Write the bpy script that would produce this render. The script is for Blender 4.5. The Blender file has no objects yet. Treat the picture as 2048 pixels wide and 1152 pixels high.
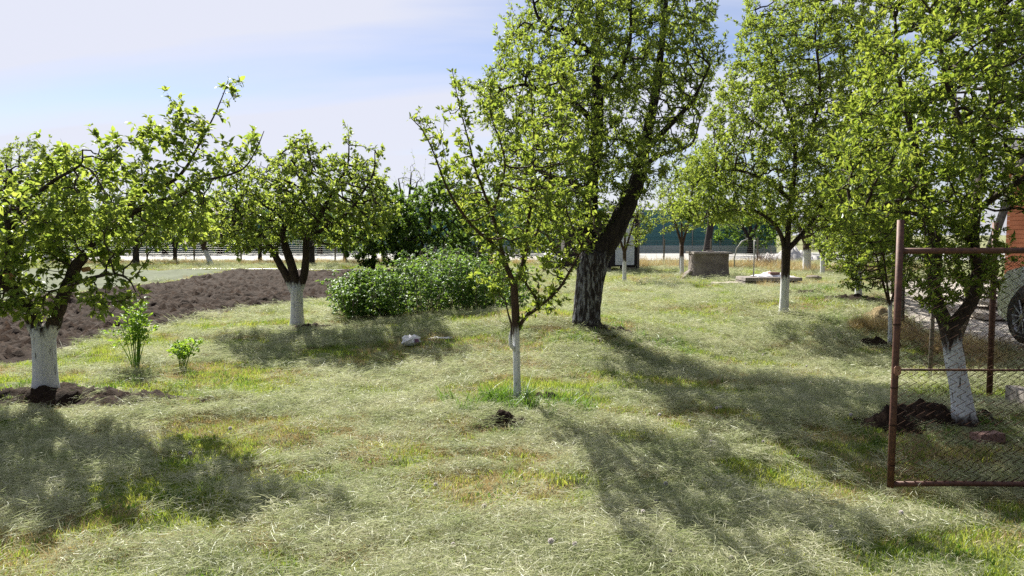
import bpy, math, random
import numpy as np
from mathutils import Vector, Matrix
R = math.radians
rng = np.random.default_rng(7)
random.seed(7)
S = bpy.context.scene
COL = S.collection

# ------------------------------------------------------------------ camera, sky, sun, exposure
F = 1462.0; CX, CY, HOR = 1024.0, 576.0, 468.0; CAMH = 1.6
PITCH = math.atan((CY - HOR) / F)
cam = bpy.data.cameras.new('camera'); camo = bpy.data.objects.new('camera', cam); COL.objects.link(camo)
cam.sensor_width = 36; cam.lens = 36 * F / 2048; cam.clip_start = .05; cam.clip_end = 3000
camo.location = (0, 0, CAMH); camo.rotation_euler = (R(90) - PITCH, 0, 0)
S.camera = camo
SUN_DIR = Vector((-1.75, 3.3, 3.15)).normalized()          # towards the sun
sl = bpy.data.lights.new('sun', 'SUN'); sl.energy = 5.0; sl.angle = R(.53); sl.color = (1, .94, .82)
slo = bpy.data.objects.new('sun', sl); COL.objects.link(slo); slo.location = (0, 0, 30)
slo.rotation_euler = (-SUN_DIR).to_track_quat('-Z', 'Y').to_euler()
W = bpy.data.worlds.new('World'); S.world = W; W.use_nodes = True
nt = W.node_tree; nt.nodes.clear()
def wn(t, **k):
    n = nt.nodes.new(t)
    for a, b in k.items(): setattr(n, a, b)
    return n
wout = wn('ShaderNodeOutputWorld'); bg = wn('ShaderNodeBackground'); nt.links.new(bg.outputs[0], wout.inputs[0])
bg.inputs[1].default_value = .054
sky = wn('ShaderNodeTexSky', sky_type='NISHITA', sun_disc=False)
sky.sun_elevation = math.asin(SUN_DIR.z); sky.sun_rotation = math.atan2(SUN_DIR.x, SUN_DIR.y)
sky.air_density = 1.0; sky.dust_density = .4; sky.ozone_density = 2.0
tc = wn('ShaderNodeTexCoord'); sep = wn('ShaderNodeSeparateXYZ'); nt.links.new(tc.outputs['Generated'], sep.inputs[0])
def wmath(op, a, b=None, clamp=False):
    n = wn('ShaderNodeMath', operation=op, use_clamp=clamp)
    for i, v in enumerate((a, b)):
        if v is None: continue
        if isinstance(v, (int, float)): n.inputs[i].default_value = v
        else: nt.links.new(v, n.inputs[i])
    return n.outputs[0]
zz = wmath('ADD', wmath('MAXIMUM', sep.outputs[2], 0.0), .22)
comb = wn('ShaderNodeCombineXYZ')
nt.links.new(wmath('DIVIDE', sep.outputs[0], zz), comb.inputs[0]); nt.links.new(wmath('DIVIDE', sep.outputs[1], zz), comb.inputs[1])
mp = wn('ShaderNodeMapping'); mp.inputs['Rotation'].default_value = (0, 0, R(-28)); mp.inputs['Scale'].default_value = (.30, 1.5, 1)
mp.inputs['Location'].default_value = (5.8, 2.5, 0)
nt.links.new(comb.outputs[0], mp.inputs[0])
nz = wn('ShaderNodeTexNoise'); nz.inputs['Scale'].default_value = 1.0; nz.inputs['Detail'].default_value = 6; nz.inputs['Roughness'].default_value = .48
nz.inputs['Distortion'].default_value = .25
nt.links.new(mp.outputs[0], nz.inputs[0])
cr = wn('ShaderNodeValToRGB'); cr.color_ramp.elements[0].position = .33; cr.color_ramp.elements[1].position = .50
nt.links.new(nz.outputs[0], cr.inputs[0])
hzn = wmath('SUBTRACT', 1.0, wmath('MULTIPLY', sep.outputs[2], 7.5), True)      # thicker towards the horizon
cov = wmath('MAXIMUM', wmath('MULTIPLY', cr.outputs[0], .94), wmath('MULTIPLY', hzn, .8), True)
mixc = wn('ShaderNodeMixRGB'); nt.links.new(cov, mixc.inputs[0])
tint = wn('ShaderNodeMixRGB', blend_type='MULTIPLY'); tint.inputs[0].default_value = 1; tint.inputs[2].default_value = (.82, .80, .92, 1)
nt.links.new(sky.outputs[0], tint.inputs[1]); nt.links.new(tint.outputs[0], mixc.inputs[1])
# thin cloud scatters forward: brighter round the sun, unseen sky dimmed to deepen shadows
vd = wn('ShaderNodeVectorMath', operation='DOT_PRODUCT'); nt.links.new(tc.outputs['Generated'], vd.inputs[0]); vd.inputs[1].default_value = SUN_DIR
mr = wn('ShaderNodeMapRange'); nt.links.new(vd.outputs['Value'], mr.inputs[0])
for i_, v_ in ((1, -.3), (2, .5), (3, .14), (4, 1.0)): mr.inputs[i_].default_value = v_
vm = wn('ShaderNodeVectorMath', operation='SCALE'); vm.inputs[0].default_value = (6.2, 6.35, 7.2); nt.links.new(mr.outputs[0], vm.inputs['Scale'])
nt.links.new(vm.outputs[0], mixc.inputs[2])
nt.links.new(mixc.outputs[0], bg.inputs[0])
S.view_settings.view_transform = 'Standard'; S.view_settings.look = 'None'; S.view_settings.gamma = 1
S.view_settings.use_curve_mapping = False; S.view_settings.exposure = 1.27
S.render.engine = 'CYCLES'
S.cycles.max_bounces = 8; S.cycles.diffuse_bounces = 4; S.cycles.transmission_bounces = 6; S.cycles.use_denoising = False
try: S.cycles.denoising_prefilter = 'ACCURATE'
except Exception: pass

# ------------------------------------------------------------------ small numeric helpers
def hash2(ix, iy, seed):
    h = (ix.astype(np.int64) * 374761393 + iy.astype(np.int64) * 668265263 + seed * 1274126177) & 0xffffffff
    h = ((h ^ (h >> 13)) * 1274126177) & 0xffffffff
    h = (h ^ (h >> 16)) & 0xffff
    return h / 65535.0
def vnoise(x, y, seed=0):
    x = np.asarray(x, float); y = np.asarray(y, float)
    ix = np.floor(x); iy = np.floor(y); fx = x - ix; fy = y - iy
    fx = fx * fx * (3 - 2 * fx); fy = fy * fy * (3 - 2 * fy)
    a = hash2(ix, iy, seed); b = hash2(ix + 1, iy, seed); c = hash2(ix, iy + 1, seed); d = hash2(ix + 1, iy + 1, seed)
    return (a * (1 - fx) + b * fx) * (1 - fy) + (c * (1 - fx) + d * fx) * fy
def fbm(x, y, seed=0, oct=3, rough=.5):
    x = np.asarray(x, float); y = np.asarray(y, float)
    s = 0; a = 1; t = 0
    for o in range(oct):
        s = s + a * vnoise(x * 2 ** o + 17.3 * o, y * 2 ** o - 9.1 * o, seed + o); t += a; a *= rough
    return s / t
def sstep(a, b, x): 
    t = np.clip((x - a) / (b - a), 0, 1); return t * t * (3 - 2 * t)
def nrm(v): return v / np.maximum(np.linalg.norm(v, axis=-1, keepdims=True), 1e-9)
def pdist(x, y, poly):
    """signed distance to a polygon, positive inside"""
    x = np.asarray(x, float); y = np.asarray(y, float)
    d = np.full(x.shape, 1e18); ins = np.zeros(x.shape, bool); n = len(poly)
    for i in range(n):
        x0, y0 = poly[i]; x1, y1 = poly[(i + 1) % n]
        ex, ey = x1 - x0, y1 - y0
        t = np.clip(((x - x0) * ex + (y - y0) * ey) / (ex * ex + ey * ey + 1e-12), 0, 1)
        d = np.minimum(d, (x - x0 - t * ex) ** 2 + (y - y0 - t * ey) ** 2)
        if y0 != y1:
            ins ^= ((y0 > y) != (y1 > y)) & (x < (x1 - x0) * (y - y0) / (y1 - y0) + x0)
    return np.where(ins, 1, -1) * np.sqrt(d)

FIELD = [(-6.1,5.6),(-5.95,8.3),(-6.1,11.6),(-5.8,14.6),(-4.9,16.9),(-3.9,18.0),(-3.1,24),(-3.2,31.5),(-12,31),(-11.4,24),(-11.3,18),(-14,14),(-18,10),(-16,5)]
def hz(x, y):
    x = np.asarray(x, float); y = np.asarray(y, float)
    g = lambda cx, cy, sx, sy, a: a * np.exp(-((x - cx) / sx) ** 2 - ((y - cy) / sy) ** 2)
    z = g(.3, 10.9, 2.6, 1.7, .40) + g(0.1, 7.1, .9, .8, .07) + g(3.9, 9.4, 2.0, 1.8, -.22) + g(5.2, 15, 2.5, 1.6, .14)
    z = z + g(-4.7, 7.4, 1.2, .9, .06) + g(-3.6, 12.6, 1.2, .9, .08) + g(4.0, 6.2, .9, .7, .07) + g(-2.6, 9.2, 1.8, 1.0, -.08) + g(3.1, 4.5, 1.3, .8, -.09) + g(8.3, 18, 2.2, 2.5, .22)
    near = 1 - sstep(25, 45, y)
    z = z + (fbm(x / 2.6 + 5, y / 2.2, 3, 2) - .5) * .13 * near
    z = z + (fbm(x / .55, y / .4, 9, 3) - .5) * .085 * near + (fbm(x / .22, y / .13, 19, 2) - .5) * .06 * (1 - sstep(9, 16, y))
    return z
CP, SP = math.cos(PITCH), math.sin(PITCH)
def ray(px, py):
    u = (px - CX) / F; v = (CY - py) / F
    return np.array([u, CP + v * SP, -SP + v * CP])
def at(px, py, Y):
    d = ray(px, py); t = Y / d[1]
    return Vector((d[0] * t, Y, CAMH + d[2] * t))
def ground(px, py):
    d = ray(px, py); t = -CAMH / d[2]
    for _ in range(60):
        z = float(hz(d[0] * t, d[1] * t)); t2 = (z - CAMH) / d[2]; t = t + .5 * (t2 - t)
    return Vector((d[0] * t, d[1] * t, float(hz(d[0] * t, d[1] * t))))

# ------------------------------------------------------------------ materials
MATS = {}
class NT:
    def __init__(s, name):
        s.m = bpy.data.materials.new(name); s.m.use_nodes = True; s.t = s.m.node_tree; s.t.nodes.clear(); s.out = s.n('ShaderNodeOutputMaterial')
        MATS[name] = s.m
    def n(s, t, **k):
        n = s.t.nodes.new(t)
        for a, b in k.items(): setattr(n, a, b)
        return n
    def put(s, sock, v):
        if isinstance(v, bpy.types.NodeSocket): s.t.links.new(v, sock)
        elif isinstance(v, tuple) and len(v) == 3 and sock.type == 'RGBA': sock.default_value = (*v, 1)
        else: sock.default_value = v
    def math(s, op, a, b=None, clamp=False):
        n = s.n('ShaderNodeMath', operation=op, use_clamp=clamp); s.put(n.inputs[0], a)
        if b is not None: s.put(n.inputs[1], b)
        return n.outputs[0]
    def mix(s, f, a, b, mode='MIX'):
        n = s.n('ShaderNodeMixRGB', blend_type=mode); s.put(n.inputs[0], f); s.put(n.inputs[1], a); s.put(n.inputs[2], b); return n.outputs[0]
    def pos(s, scale=(1, 1, 1), obj=False):
        if obj: v = s.n('ShaderNodeTexCoord').outputs['Object']
        else: v = s.n('ShaderNodeNewGeometry').outputs['Position']
        m = s.n('ShaderNodeMapping'); m.inputs['Scale'].default_value = scale; s.put(m.inputs[0], v); return m.outputs[0]
    def noise(s, v, scale, detail=3, rough=.5, dist=0):
        n = s.n('ShaderNodeTexNoise'); s.put(n.inputs['Vector'], v); n.inputs['Scale'].default_value = scale
        n.inputs['Detail'].default_value = detail; n.inputs['Roughness'].default_value = rough; n.inputs['Distortion'].default_value = dist
        return n.outputs[0]
    def ramp(s, f, stops):
        n = s.n('ShaderNodeValToRGB'); e = n.color_ramp.elements
        while len(e) < len(stops): e.new(.5)
        for i, (p, c) in enumerate(stops):
            e[i].position = p; e[i].color = (*c, 1) if isinstance(c, tuple) else (c, c, c, 1)
        s.put(n.inputs[0], f); return n.outputs[0]
    def attr(s, name):
        return s.n('ShaderNodeAttribute', attribute_name=name).outputs['Fac']
    def bump(s, h, strength=.5, dist=.01):
        n = s.n('ShaderNodeBump'); n.inputs['Strength'].default_value = strength; n.inputs['Distance'].default_value = dist; s.put(n.inputs['Height'], h); return n.outputs[0]
    def bsdf(s, col, rough=.8, normal=None, metal=0, spec=.5):
        n = s.n('ShaderNodeBsdfPrincipled'); s.put(n.inputs['Base Color'], col); s.put(n.inputs['Roughness'], rough); s.put(n.inputs['Metallic'], metal)
        s.put(n.inputs['Specular IOR Level'], spec)
        if normal is not None: s.put(n.inputs['Normal'], normal)
        s.t.links.new(n.outputs[0], s.out.inputs[0]); return n
    def leafy(s, col, tcol, tmix=.45, rough=.45, gloss=.10):
        d = s.n('ShaderNodeBsdfDiffuse'); s.put(d.inputs[0], col)
        t = s.n('ShaderNodeBsdfTranslucent'); s.put(t.inputs[0], tcol)
        g = s.n('ShaderNodeBsdfGlossy'); g.inputs[0].default_value = (.7, .75, .75, 1); g.inputs['Roughness'].default_value = rough
        m = s.n('ShaderNodeMixShader'); s.put(m.inputs[0], tmix); s.t.links.new(d.outputs[0], m.inputs[1]); s.t.links.new(t.outputs[0], m.inputs[2])
        lw = s.n('ShaderNodeFresnel'); lw.inputs[0].default_value = 1.45
        f = s.math('MULTIPLY', lw.outputs[0], gloss * 4, True); f = s.math('MINIMUM', f, .07)
        m2 = s.n('ShaderNodeMixShader'); s.put(m2.inputs[0], f); s.t.links.new(m.outputs[0], m2.inputs[1]); s.t.links.new(g.outputs[0], m2.inputs[2])
        s.t.links.new(m2.outputs[0], s.out.inputs[0])

def leaf_mat(name, dark, mid, light, tr_a, tr_b, tmix=.5, gloss=.07):
    k = NT(name); r = k.attr('rnd')
    big = k.noise(k.pos(), 1.6, 2)
    r2 = k.math('ADD', k.math('MULTIPLY', r, .75), k.math('MULTIPLY', big, .3), True)
    c = k.ramp(r2, [(0, dark), (.5, mid), (1, light)])
    t = k.ramp(r2, [(0, tr_a), (1, tr_b)])
    k.leafy(c, t, tmix, .42, gloss)
leaf_mat('apple_leaf', (.035,.07,.025), (.065,.105,.035), (.11,.15,.06), (.22,.36,.04), (.62,.70,.11), .48)
leaf_mat('plum_leaf', (.035,.07,.02), (.065,.11,.03), (.11,.15,.045), (.21,.34,.03), (.52,.58,.09), .48)
leaf_mat('plum_leaf_far', (.035,.065,.022), (.06,.10,.032), (.11,.14,.05), (.23,.36,.04), (.54,.62,.09), .48)
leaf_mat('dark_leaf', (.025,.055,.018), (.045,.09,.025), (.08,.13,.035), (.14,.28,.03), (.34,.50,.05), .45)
leaf_mat('berry_leaf', (.04,.085,.025), (.07,.135,.04), (.12,.19,.07), (.16,.32,.04), (.34,.50,.07), .40, .06)
leaf_mat('herb_leaf', (.07,.15,.02), (.10,.20,.03), (.15,.25,.05), (.26,.45,.03), (.42,.60,.06), .45)

def blade_mat(name, a, b, c, ta, tb, tmix):
    k = NT(name); oi = k.n('ShaderNodeObjectInfo').outputs['Random']
    big = k.noise(k.pos(), 1.5, 5, .65); r = k.attr('rnd')
    f = k.math('ADD', k.math('ADD', k.math('MULTIPLY', r, .45), k.math('MULTIPLY', oi, .2)), k.math('MULTIPLY', k.math('SUBTRACT', big, .32), 1.3), True)
    k.leafy(k.ramp(f, [(0.1, a), (.5, b), (.9, c)]), k.ramp(f, [(0.1, ta), (.9, tb)]), tmix, .5, .03)
blade_mat('grass_blade', (.04,.10,.015), (.11,.19,.03), (.27,.28,.07), (.13,.30,.03), (.52,.54,.09), .5)
blade_mat('hay_blade', (.13,.17,.07), (.41,.42,.26), (.62,.60,.46), (.28,.36,.14), (.50,.52,.32), .42)
blade_mat('dry_blade', (.24,.18,.08), (.42,.32,.16), (.55,.44,.25), (.34,.25,.10), (.50,.39,.18), .38)
blade_mat('weed_blade', (.05,.11,.02), (.08,.16,.03), (.12,.20,.04), (.14,.30,.03), (.24,.40,.05), .4)

k = NT('lawn_ground'); p = k.pos()
hayf = k.ramp(k.noise(p, 1.1, 5, .6), [(.36, 0.), (.60, 1.)])
dry = k.ramp(k.noise(k.pos((1, 1.4, 1)), .55, 4, .6), [(.55, 0.), (.68, 1.)])
fine = k.noise(k.pos((1, 1.6, 1)), 38, 4, .7)
g = k.mix(fine, (.045,.07,.018), (.15,.18,.055)); h = k.mix(fine, (.13,.14,.075), (.40,.40,.25)); dr = k.mix(fine, (.13,.095,.045), (.36,.27,.14))
c = k.mix(hayf, g, h); c = k.mix(dry, c, dr)
k.bsdf(c, .95, k.bump(k.noise(p, 30, 5, .7), .8, .03), spec=.1)
k = NT('soil'); p = k.pos()
n1 = k.noise(p, 14, 6, .7); n2 = k.noise(p, 1.2, 2)
c = k.ramp(n1, [(.3, (.010,.006,.004)), (.55, (.024,.0145,.010)), (.76, (.090,.058,.038))])
c = k.mix(k.math('MULTIPLY', n2, .3), c, (.042,.026,.020))
k.bsdf(c, .95, k.bump(k.noise(p, 45, 5, .7), .9, .02), spec=.15)
k = NT('crop_green'); k.bsdf(k.ramp(k.noise(k.pos(), 9, 5, .7), [(.3, (.03,.04,.02)), (.7, (.08,.11,.04))]), .95)
k = NT('road'); k.bsdf(k.ramp(k.noise(k.pos(), 3, 5, .6), [(.3, (.28,.28,.28)), (.7, (.38,.38,.37))]), .9)
k = NT('paving'); k.bsdf(k.ramp(k.noise(k.pos(), 5, 5, .6), [(.3, (.30,.27,.24)), (.7, (.44,.40,.36))]), .9)

def bark(name, dark, light, ws, paint=(.74,.76,.80), paintrough=.0):
    k = NT(name); p = k.pos((1, 1, .28), True)
    n = k.noise(p, ws, 6, .68, .4); col = k.ramp(n, [(.3, dark), (.72, light)])
    pa = k.attr('paint')                          # metres above (+) or below (-) the brushed edge of the whitewash
    edge = k.math('ADD', pa, k.math('MULTIPLY', k.math('SUBTRACT', k.noise(k.pos((1, 1, .18), True), 24, 3), .5), .38))
    m = k.ramp(k.math('ADD', k.math('MULTIPLY', edge, -12), .5, True), [(0, 0.), (1, 1.)])
    wear = k.ramp(k.noise(k.pos((1, 1, .22), True), 26, 6, .68), [(.34 + paintrough, 0.), (.42 + paintrough, 1.)])
    dirt = k.mix(k.noise(k.pos((1, 1, .4), True), 7, 4, .6), paint, tuple(q * .72 for q in paint))
    m = k.math('MULTIPLY', m, wear)
    low = k.ramp(k.math('ADD', k.attr('foot'), k.math('MULTIPLY', k.math('SUBTRACT', k.noise(k.pos((1, 1, .6), True), 18, 4, .6), .5), .22)), [(.0, 0.), (.09, 1.)])
    streak = k.noise(k.pos((1, 1, .07), True), 42, 4, .6); dirt = k.mix(k.ramp(streak, [(.52, 0.), (.68, .55)]), dirt, tuple(q * .55 for q in paint))
    splash = k.ramp(k.math('ADD', k.math('MULTIPLY', k.attr('foot'), -3.2), k.noise(k.pos((1, 1, 1), True), 30, 4, .7)), [(.25, 0.), (.6, .75)]); dirt = k.mix(splash, dirt, (.12, .09, .07))
    m = k.math('MULTIPLY', m, low)
    k.bsdf(k.mix(m, col, dirt), .85, k.bump(k.noise(p, ws * 1.4, 6, .7, .4), .8, .012), spec=.25)
bark('apple_bark', (.018,.013,.012), (.075,.055,.045), 26)
bark('young_bark', (.035,.022,.016), (.095,.062,.045), 34)
bark('old_bark', (.010,.008,.009), (.055,.044,.042), 20, (.28,.29,.32), .155)
k = NT('cut_wood'); k.bsdf(k.ramp(k.noise(k.pos(), 60, 3), [(.3, (.30,.14,.06)), (.7, (.45,.26,.13))]), .8)
k = NT('petal'); k.leafy((.72,.70,.70), (.6,.55,.55), .35, .5, .02)
k = NT('rusty_iron'); n1 = k.noise(k.pos(), 35, 6, .7)
k.bsdf(k.ramp(n1, [(.3, (.045,.018,.014)), (.55, (.10,.042,.03)), (.75, (.17,.075,.045))]), .62, k.bump(n1, .5, .003), metal=.15)
k = NT('rusty_wire'); k.bsdf(k.ramp(k.noise(k.pos(), 22, 4), [(.3, (.018,.011,.009)), (.7, (.055,.03,.02))]), 1.0, spec=.1)
k = NT('grey_wire'); k.bsdf((.16,.15,.14), .5, metal=.5)
k = NT('tab_plate'); k.bsdf(k.ramp(k.noise(k.pos(), 60, 4), [(.3, (.20,.09,.06)), (.7, (.32,.17,.12))]), .7)
def rough_mat(name, a, b, sc=12, rough=.9, bs=.5, bd=.01):
    k = NT(name); n = k.noise(k.pos(), sc, 6, .65); k.bsdf(k.ramp(n, [(.3, a), (.72, b)]), rough, k.bump(n, bs, bd), spec=.3)
rough_mat('concrete', (.14,.125,.115), (.33,.30,.28), 5)
rough_mat('well_concrete', (.13,.11,.10), (.25,.22,.205), 4.5, bs=.8, bd=.03)
rough_mat('pale_slab', (.30,.26,.22), (.50,.45,.40), 8)
rough_mat('brick_red', (.16,.09,.075), (.27,.17,.15), 30)
rough_mat('grey_wood', (.07,.06,.055), (.20,.18,.16), 22)
rough_mat('hut_board', (.022,.018,.02), (.05,.042,.042), 9)
rough_mat('white_door', (.55,.60,.68), (.72,.76,.82), 3, .6)
rough_mat('teal_sheet', (.06,.17,.20), (.10,.24,.27), 1.2, .6)
rough_mat('teal_cloth', (.07,.19,.21), (.13,.29,.30), .8, .8)
rough_mat('far_wall', (.42,.48,.52), (.55,.60,.63), 1.0)
rough_mat('orange_board', (.36,.13,.065), (.52,.21,.11), 6, .7)
rough_mat('roof_grey', (.10,.10,.11), (.2,.2,.2), 6, .7)
rough_mat('galvanised', (.22,.22,.21), (.40,.40,.38), 30, .5)
rough_mat('plastic_sheet', (.62,.62,.66), (.85,.85,.88), 25, .35)
rough_mat('dark_plastic', (.012,.013,.018), (.03,.03,.04), 10, .4)
rough_mat('straw_heap', (.16,.12,.06), (.40,.32,.18), 34, .95, 1, .05)
rough_mat('stone', (.13,.11,.09), (.30,.26,.22), 14)
rough_mat('pale_gravel', (.30,.30,.31), (.55,.54,.54), 20)
rough_mat('wilted', (.16,.12,.12), (.30,.24,.23), 12)
rough_mat('bag_print', (.10,.05,.12), (.30,.16,.26), 40, .4)
k = NT('car_paint'); k.bsdf((.42,.45,.49), .28, metal=.6)
k = NT('car_glass'); k.bsdf((.02,.025,.03), .08)
k = NT('tyre'); k.bsdf((.018,.018,.019), .85)
k = NT('rim'); k.bsdf((.32,.33,.35), .3, metal=.8)
k = NT('lamp_clear'); k.bsdf((.6,.62,.65), .1)
M = MATS

# ------------------------------------------------------------------ object helpers
def mesh_np(name, V, Fc, mat, attrs=None, smooth=False):
    me = bpy.data.meshes.new(name); V = np.asarray(V, np.float32); Fc = np.asarray(Fc, np.int32); k = Fc.shape[1]
    me.vertices.add(len(V)); me.vertices.foreach_set('co', V.ravel())
    me.loops.add(Fc.size); me.loops.foreach_set('vertex_index', Fc.ravel())
    me.polygons.add(len(Fc)); me.polygons.foreach_set('loop_start', np.arange(len(Fc), dtype=np.int32) * k)
    me.polygons.foreach_set('loop_total', np.full(len(Fc), k, np.int32))
    if smooth: me.polygons.foreach_set('use_smooth', np.ones(len(Fc), bool))
    for n, a in (attrs or {}).items():
        at_ = me.attributes.new(n, 'FLOAT', 'POINT'); at_.data.foreach_set('value', np.asarray(a, np.float32))
    me.materials.append(mat); me.update(calc_edges=True); me.validate()
    return me
def link(name, data, parent=None, loc=None, label=None, cat=None, group=None, kind=None):
    o = bpy.data.objects.new(name, data); COL.objects.link(o)
    if parent is not None: o.parent = parent
    if loc is not None: o.location = loc
    for a, b in (('label', label), ('category', cat), ('group', group), ('kind', kind)):
        if b: o[a] = b
    return o
def thing(name, loc, label, cat, group=None, rz=0):
    o = link(name, None, None, loc, label, cat, group); o.rotation_euler = (0, 0, rz); o.empty_display_size = .1
    return o
class MB:
    """collects simple solids in one mesh"""
    def __init__(s): s.v = []; s.f = []; s.a = []; s.smooth = False
    def add(s, V, Fc):
        o = len(s.v); s.v += [tuple(map(float, q)) for q in V]; s.f += [tuple(o + i for i in f) for f in Fc]; return s
    def box(s, c, d, rz=0, jit=0, tilt=(0, 0)):
        V = []
        m = Matrix.Rotation(rz, 3, 'Z') @ Matrix.Rotation(tilt[0], 3, 'X') @ Matrix.Rotation(tilt[1], 3, 'Y')
        b = min(d) * .08
        for sz in (-1, 1):
            for sx, sy in ((-1,-1),(1,-1),(1,1),(-1,1)):
                q = Vector((sx * d[0] / 2, sy * d[1] / 2, sz * d[2] / 2))
                q += Vector([random.uniform(-jit, jit) for _ in range(3)]) if jit else Vector()
                V.append(Vector(c) + m @ q)
        return s.add(V, [(3,2,1,0),(4,5,6,7),(0,1,5,4),(1,2,6,5),(2,3,7,6),(3,0,4,7)])
    def tube(s, pts, rad, n=8, cap=True):
        pts = [Vector(p) for p in pts]; rr = rad if hasattr(rad, '__len__') else [rad] * len(pts)
        V = []; Fc = []; prev = None
        for i, p in enumerate(pts):
            t = (pts[min(i + 1, len(pts) - 1)] - pts[max(i - 1, 0)]).normalized()
            if prev is None: u = t.orthogonal().normalized()
            else: u = (prev - t * prev.dot(t)).normalized()
            prev = u; w = t.cross(u)
            for j in range(n):
                a = 2 * math.pi * j / n; V.append(p + (u * math.cos(a) + w * math.sin(a)) * rr[i])
        for i in range(len(pts) - 1):
            for j in range(n): a = i * n + j; b = i * n + (j + 1) % n; Fc.append((a, b, b + n, a + n))
        if cap: Fc.append(tuple(range(n - 1, -1, -1))); Fc.append(tuple((len(pts) - 1) * n + j for j in range(n)))
        return s.add(V, Fc)
    def lathe(s, prof, n=24, c=(0, 0, 0)):
        V = []; Fc = []
        for r, z in prof:
            for j in range(n): a = 2 * math.pi * j / n; V.append((c[0] + r * math.cos(a), c[1] + r * math.sin(a), c[2] + z))
        for i in range(len(prof) - 1):
            for j in range(n): a = i * n + j; b = i * n + (j + 1) % n; Fc.append((a, b, b + n, a + n))
        return s.add(V, Fc)
    def mesh(s, name, mat, smooth=False, bevel=0):
        me = bpy.data.meshes.new(name); me.from_pydata(s.v, [], s.f); me.materials.append(mat)
        if bevel:
            import bmesh
            bm = bmesh.new(); bm.from_mesh(me)
            bmesh.ops.bevel(bm, geom=list(bm.edges), offset=bevel, segments=2, affect='EDGES', profile=.6)
            bm.to_mesh(me); bm.free()
        if smooth:
            for p in me.polygons: p.use_smooth = True
        me.update(); return me
    def obj(s, name, mat, parent=None, smooth=False, bevel=0, **k):
        return link(name, s.mesh(name, mat, smooth, bevel), parent, **k)

# ------------------------------------------------------------------ the ground
def sheet(name, xs, ys, zf, mat, mask=None, smooth=True, **kw):
    """xs, ys: 2-D arrays of grid points"""
    r, c = xs.shape; z = zf(xs, ys)
    V = np.stack([xs, ys, z], -1).reshape(-1, 3)
    i = np.arange(r * c).reshape(r, c)
    q = np.stack([i[:-1, :-1], i[:-1, 1:], i[1:, 1:], i[1:, :-1]], -1).reshape(-1, 4)
    if mask is not None:
        m = mask(xs, ys).reshape(-1); q = q[m[q].any(1)]
        used = np.unique(q); re = np.zeros(len(V), np.int64); re[used] = np.arange(len(used)); V = V[used]; q = re[q]
    return link(name, mesh_np(name, V, q, mat, None, smooth), kind='structure', **kw)
d = np.concatenate([np.geomspace(1.0, 11, 20)[:-1], 11 + np.cumsum(np.full(150, .045)), 17.8 * np.exp(np.cumsum(np.full(150, .0095))), np.geomspace(76, 900, 24)])
u = np.concatenate([np.linspace(-4, -.75, 20)[:-1], np.linspace(-.75, .75, 330), np.linspace(.75, 4, 20)[1:]])
D_, U_ = np.meshgrid(d, u, indexing='ij')
sheet('ground', U_ * D_, D_ - 8, lambda x, y: hz(x, y) * np.where(y > 60, 0, 1) - np.where(pdist(x, y, FIELD) > .25, .06, 0), M['lawn_ground'])
def soil_z(x, y):
    dd = pdist(x, y, FIELD) + (fbm(x / .5, y / .5, 40, 3) - .5) * .5
    near = np.clip(14 / np.maximum(y, 6), .5, 1.3)
    clod = (np.abs(fbm(x / .17, y / .13, 31, 3, .65) - .5) * .42 + (fbm(x / .9, y / .7, 33, 2) - .5) * .06 + .03 + .02 * np.sin((x * .35 + y) * 2 * math.pi / .7))
    return hz(x, y) + np.where(dd > 0, .004 + (clod - .0) * sstep(0, .35, dd), -.05)
yy = 4.5 + np.concatenate([np.arange(0, 13, .055), 13 + np.cumsum(np.linspace(.055, .14, 150))])
X_, Y_ = np.meshgrid(np.arange(-18.5, -3.4, .075), yy, indexing='xy')
sheet('ploughed_soil', X_, Y_, soil_z, M['soil'], lambda x, y: pdist(x, y, FIELD) > -.25, smooth=False)
CROP = [(-12.2,31),(-11.6,24),(-11.5,18),(-14.2,14),(-18.2,10),(-26,12),(-26,33)]
X_, Y_ = np.meshgrid(np.arange(-26, -11, .25), np.arange(10, 33, .25), indexing='xy')
sheet('crop_strip', X_, Y_, lambda x, y: hz(x, y) + np.where(pdist(x, y, CROP) > 0, .01 + .12 * fbm(x / .3, y / .3, 77, 2), -.05), M['crop_green'], lambda x, y: pdist(x, y, CROP) > -.3, smooth=False)
X_, Y_ = np.meshgrid(np.linspace(-80, 90, 40), np.linspace(43, 61, 12), indexing='xy')
sheet('road', X_, Y_, lambda x, y: hz(x, y) * 0 + .06, M['road'])
YARD = [(7.0,8.0),(6.9,12.5),(9.2,18.5),(13,26),(30,26),(30,3),(6.0,3)]
X_, Y_ = np.meshgrid(np.arange(5.9, 30, .3), np.arange(3, 26, .3), indexing='xy')
sheet('yard_paving', X_, Y_, lambda x, y: hz(x, y) + np.where(pdist(x, y, YARD) > 0, .03, -.05), M['paving'], lambda x, y: pdist(x, y, YARD) > -.4)

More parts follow.
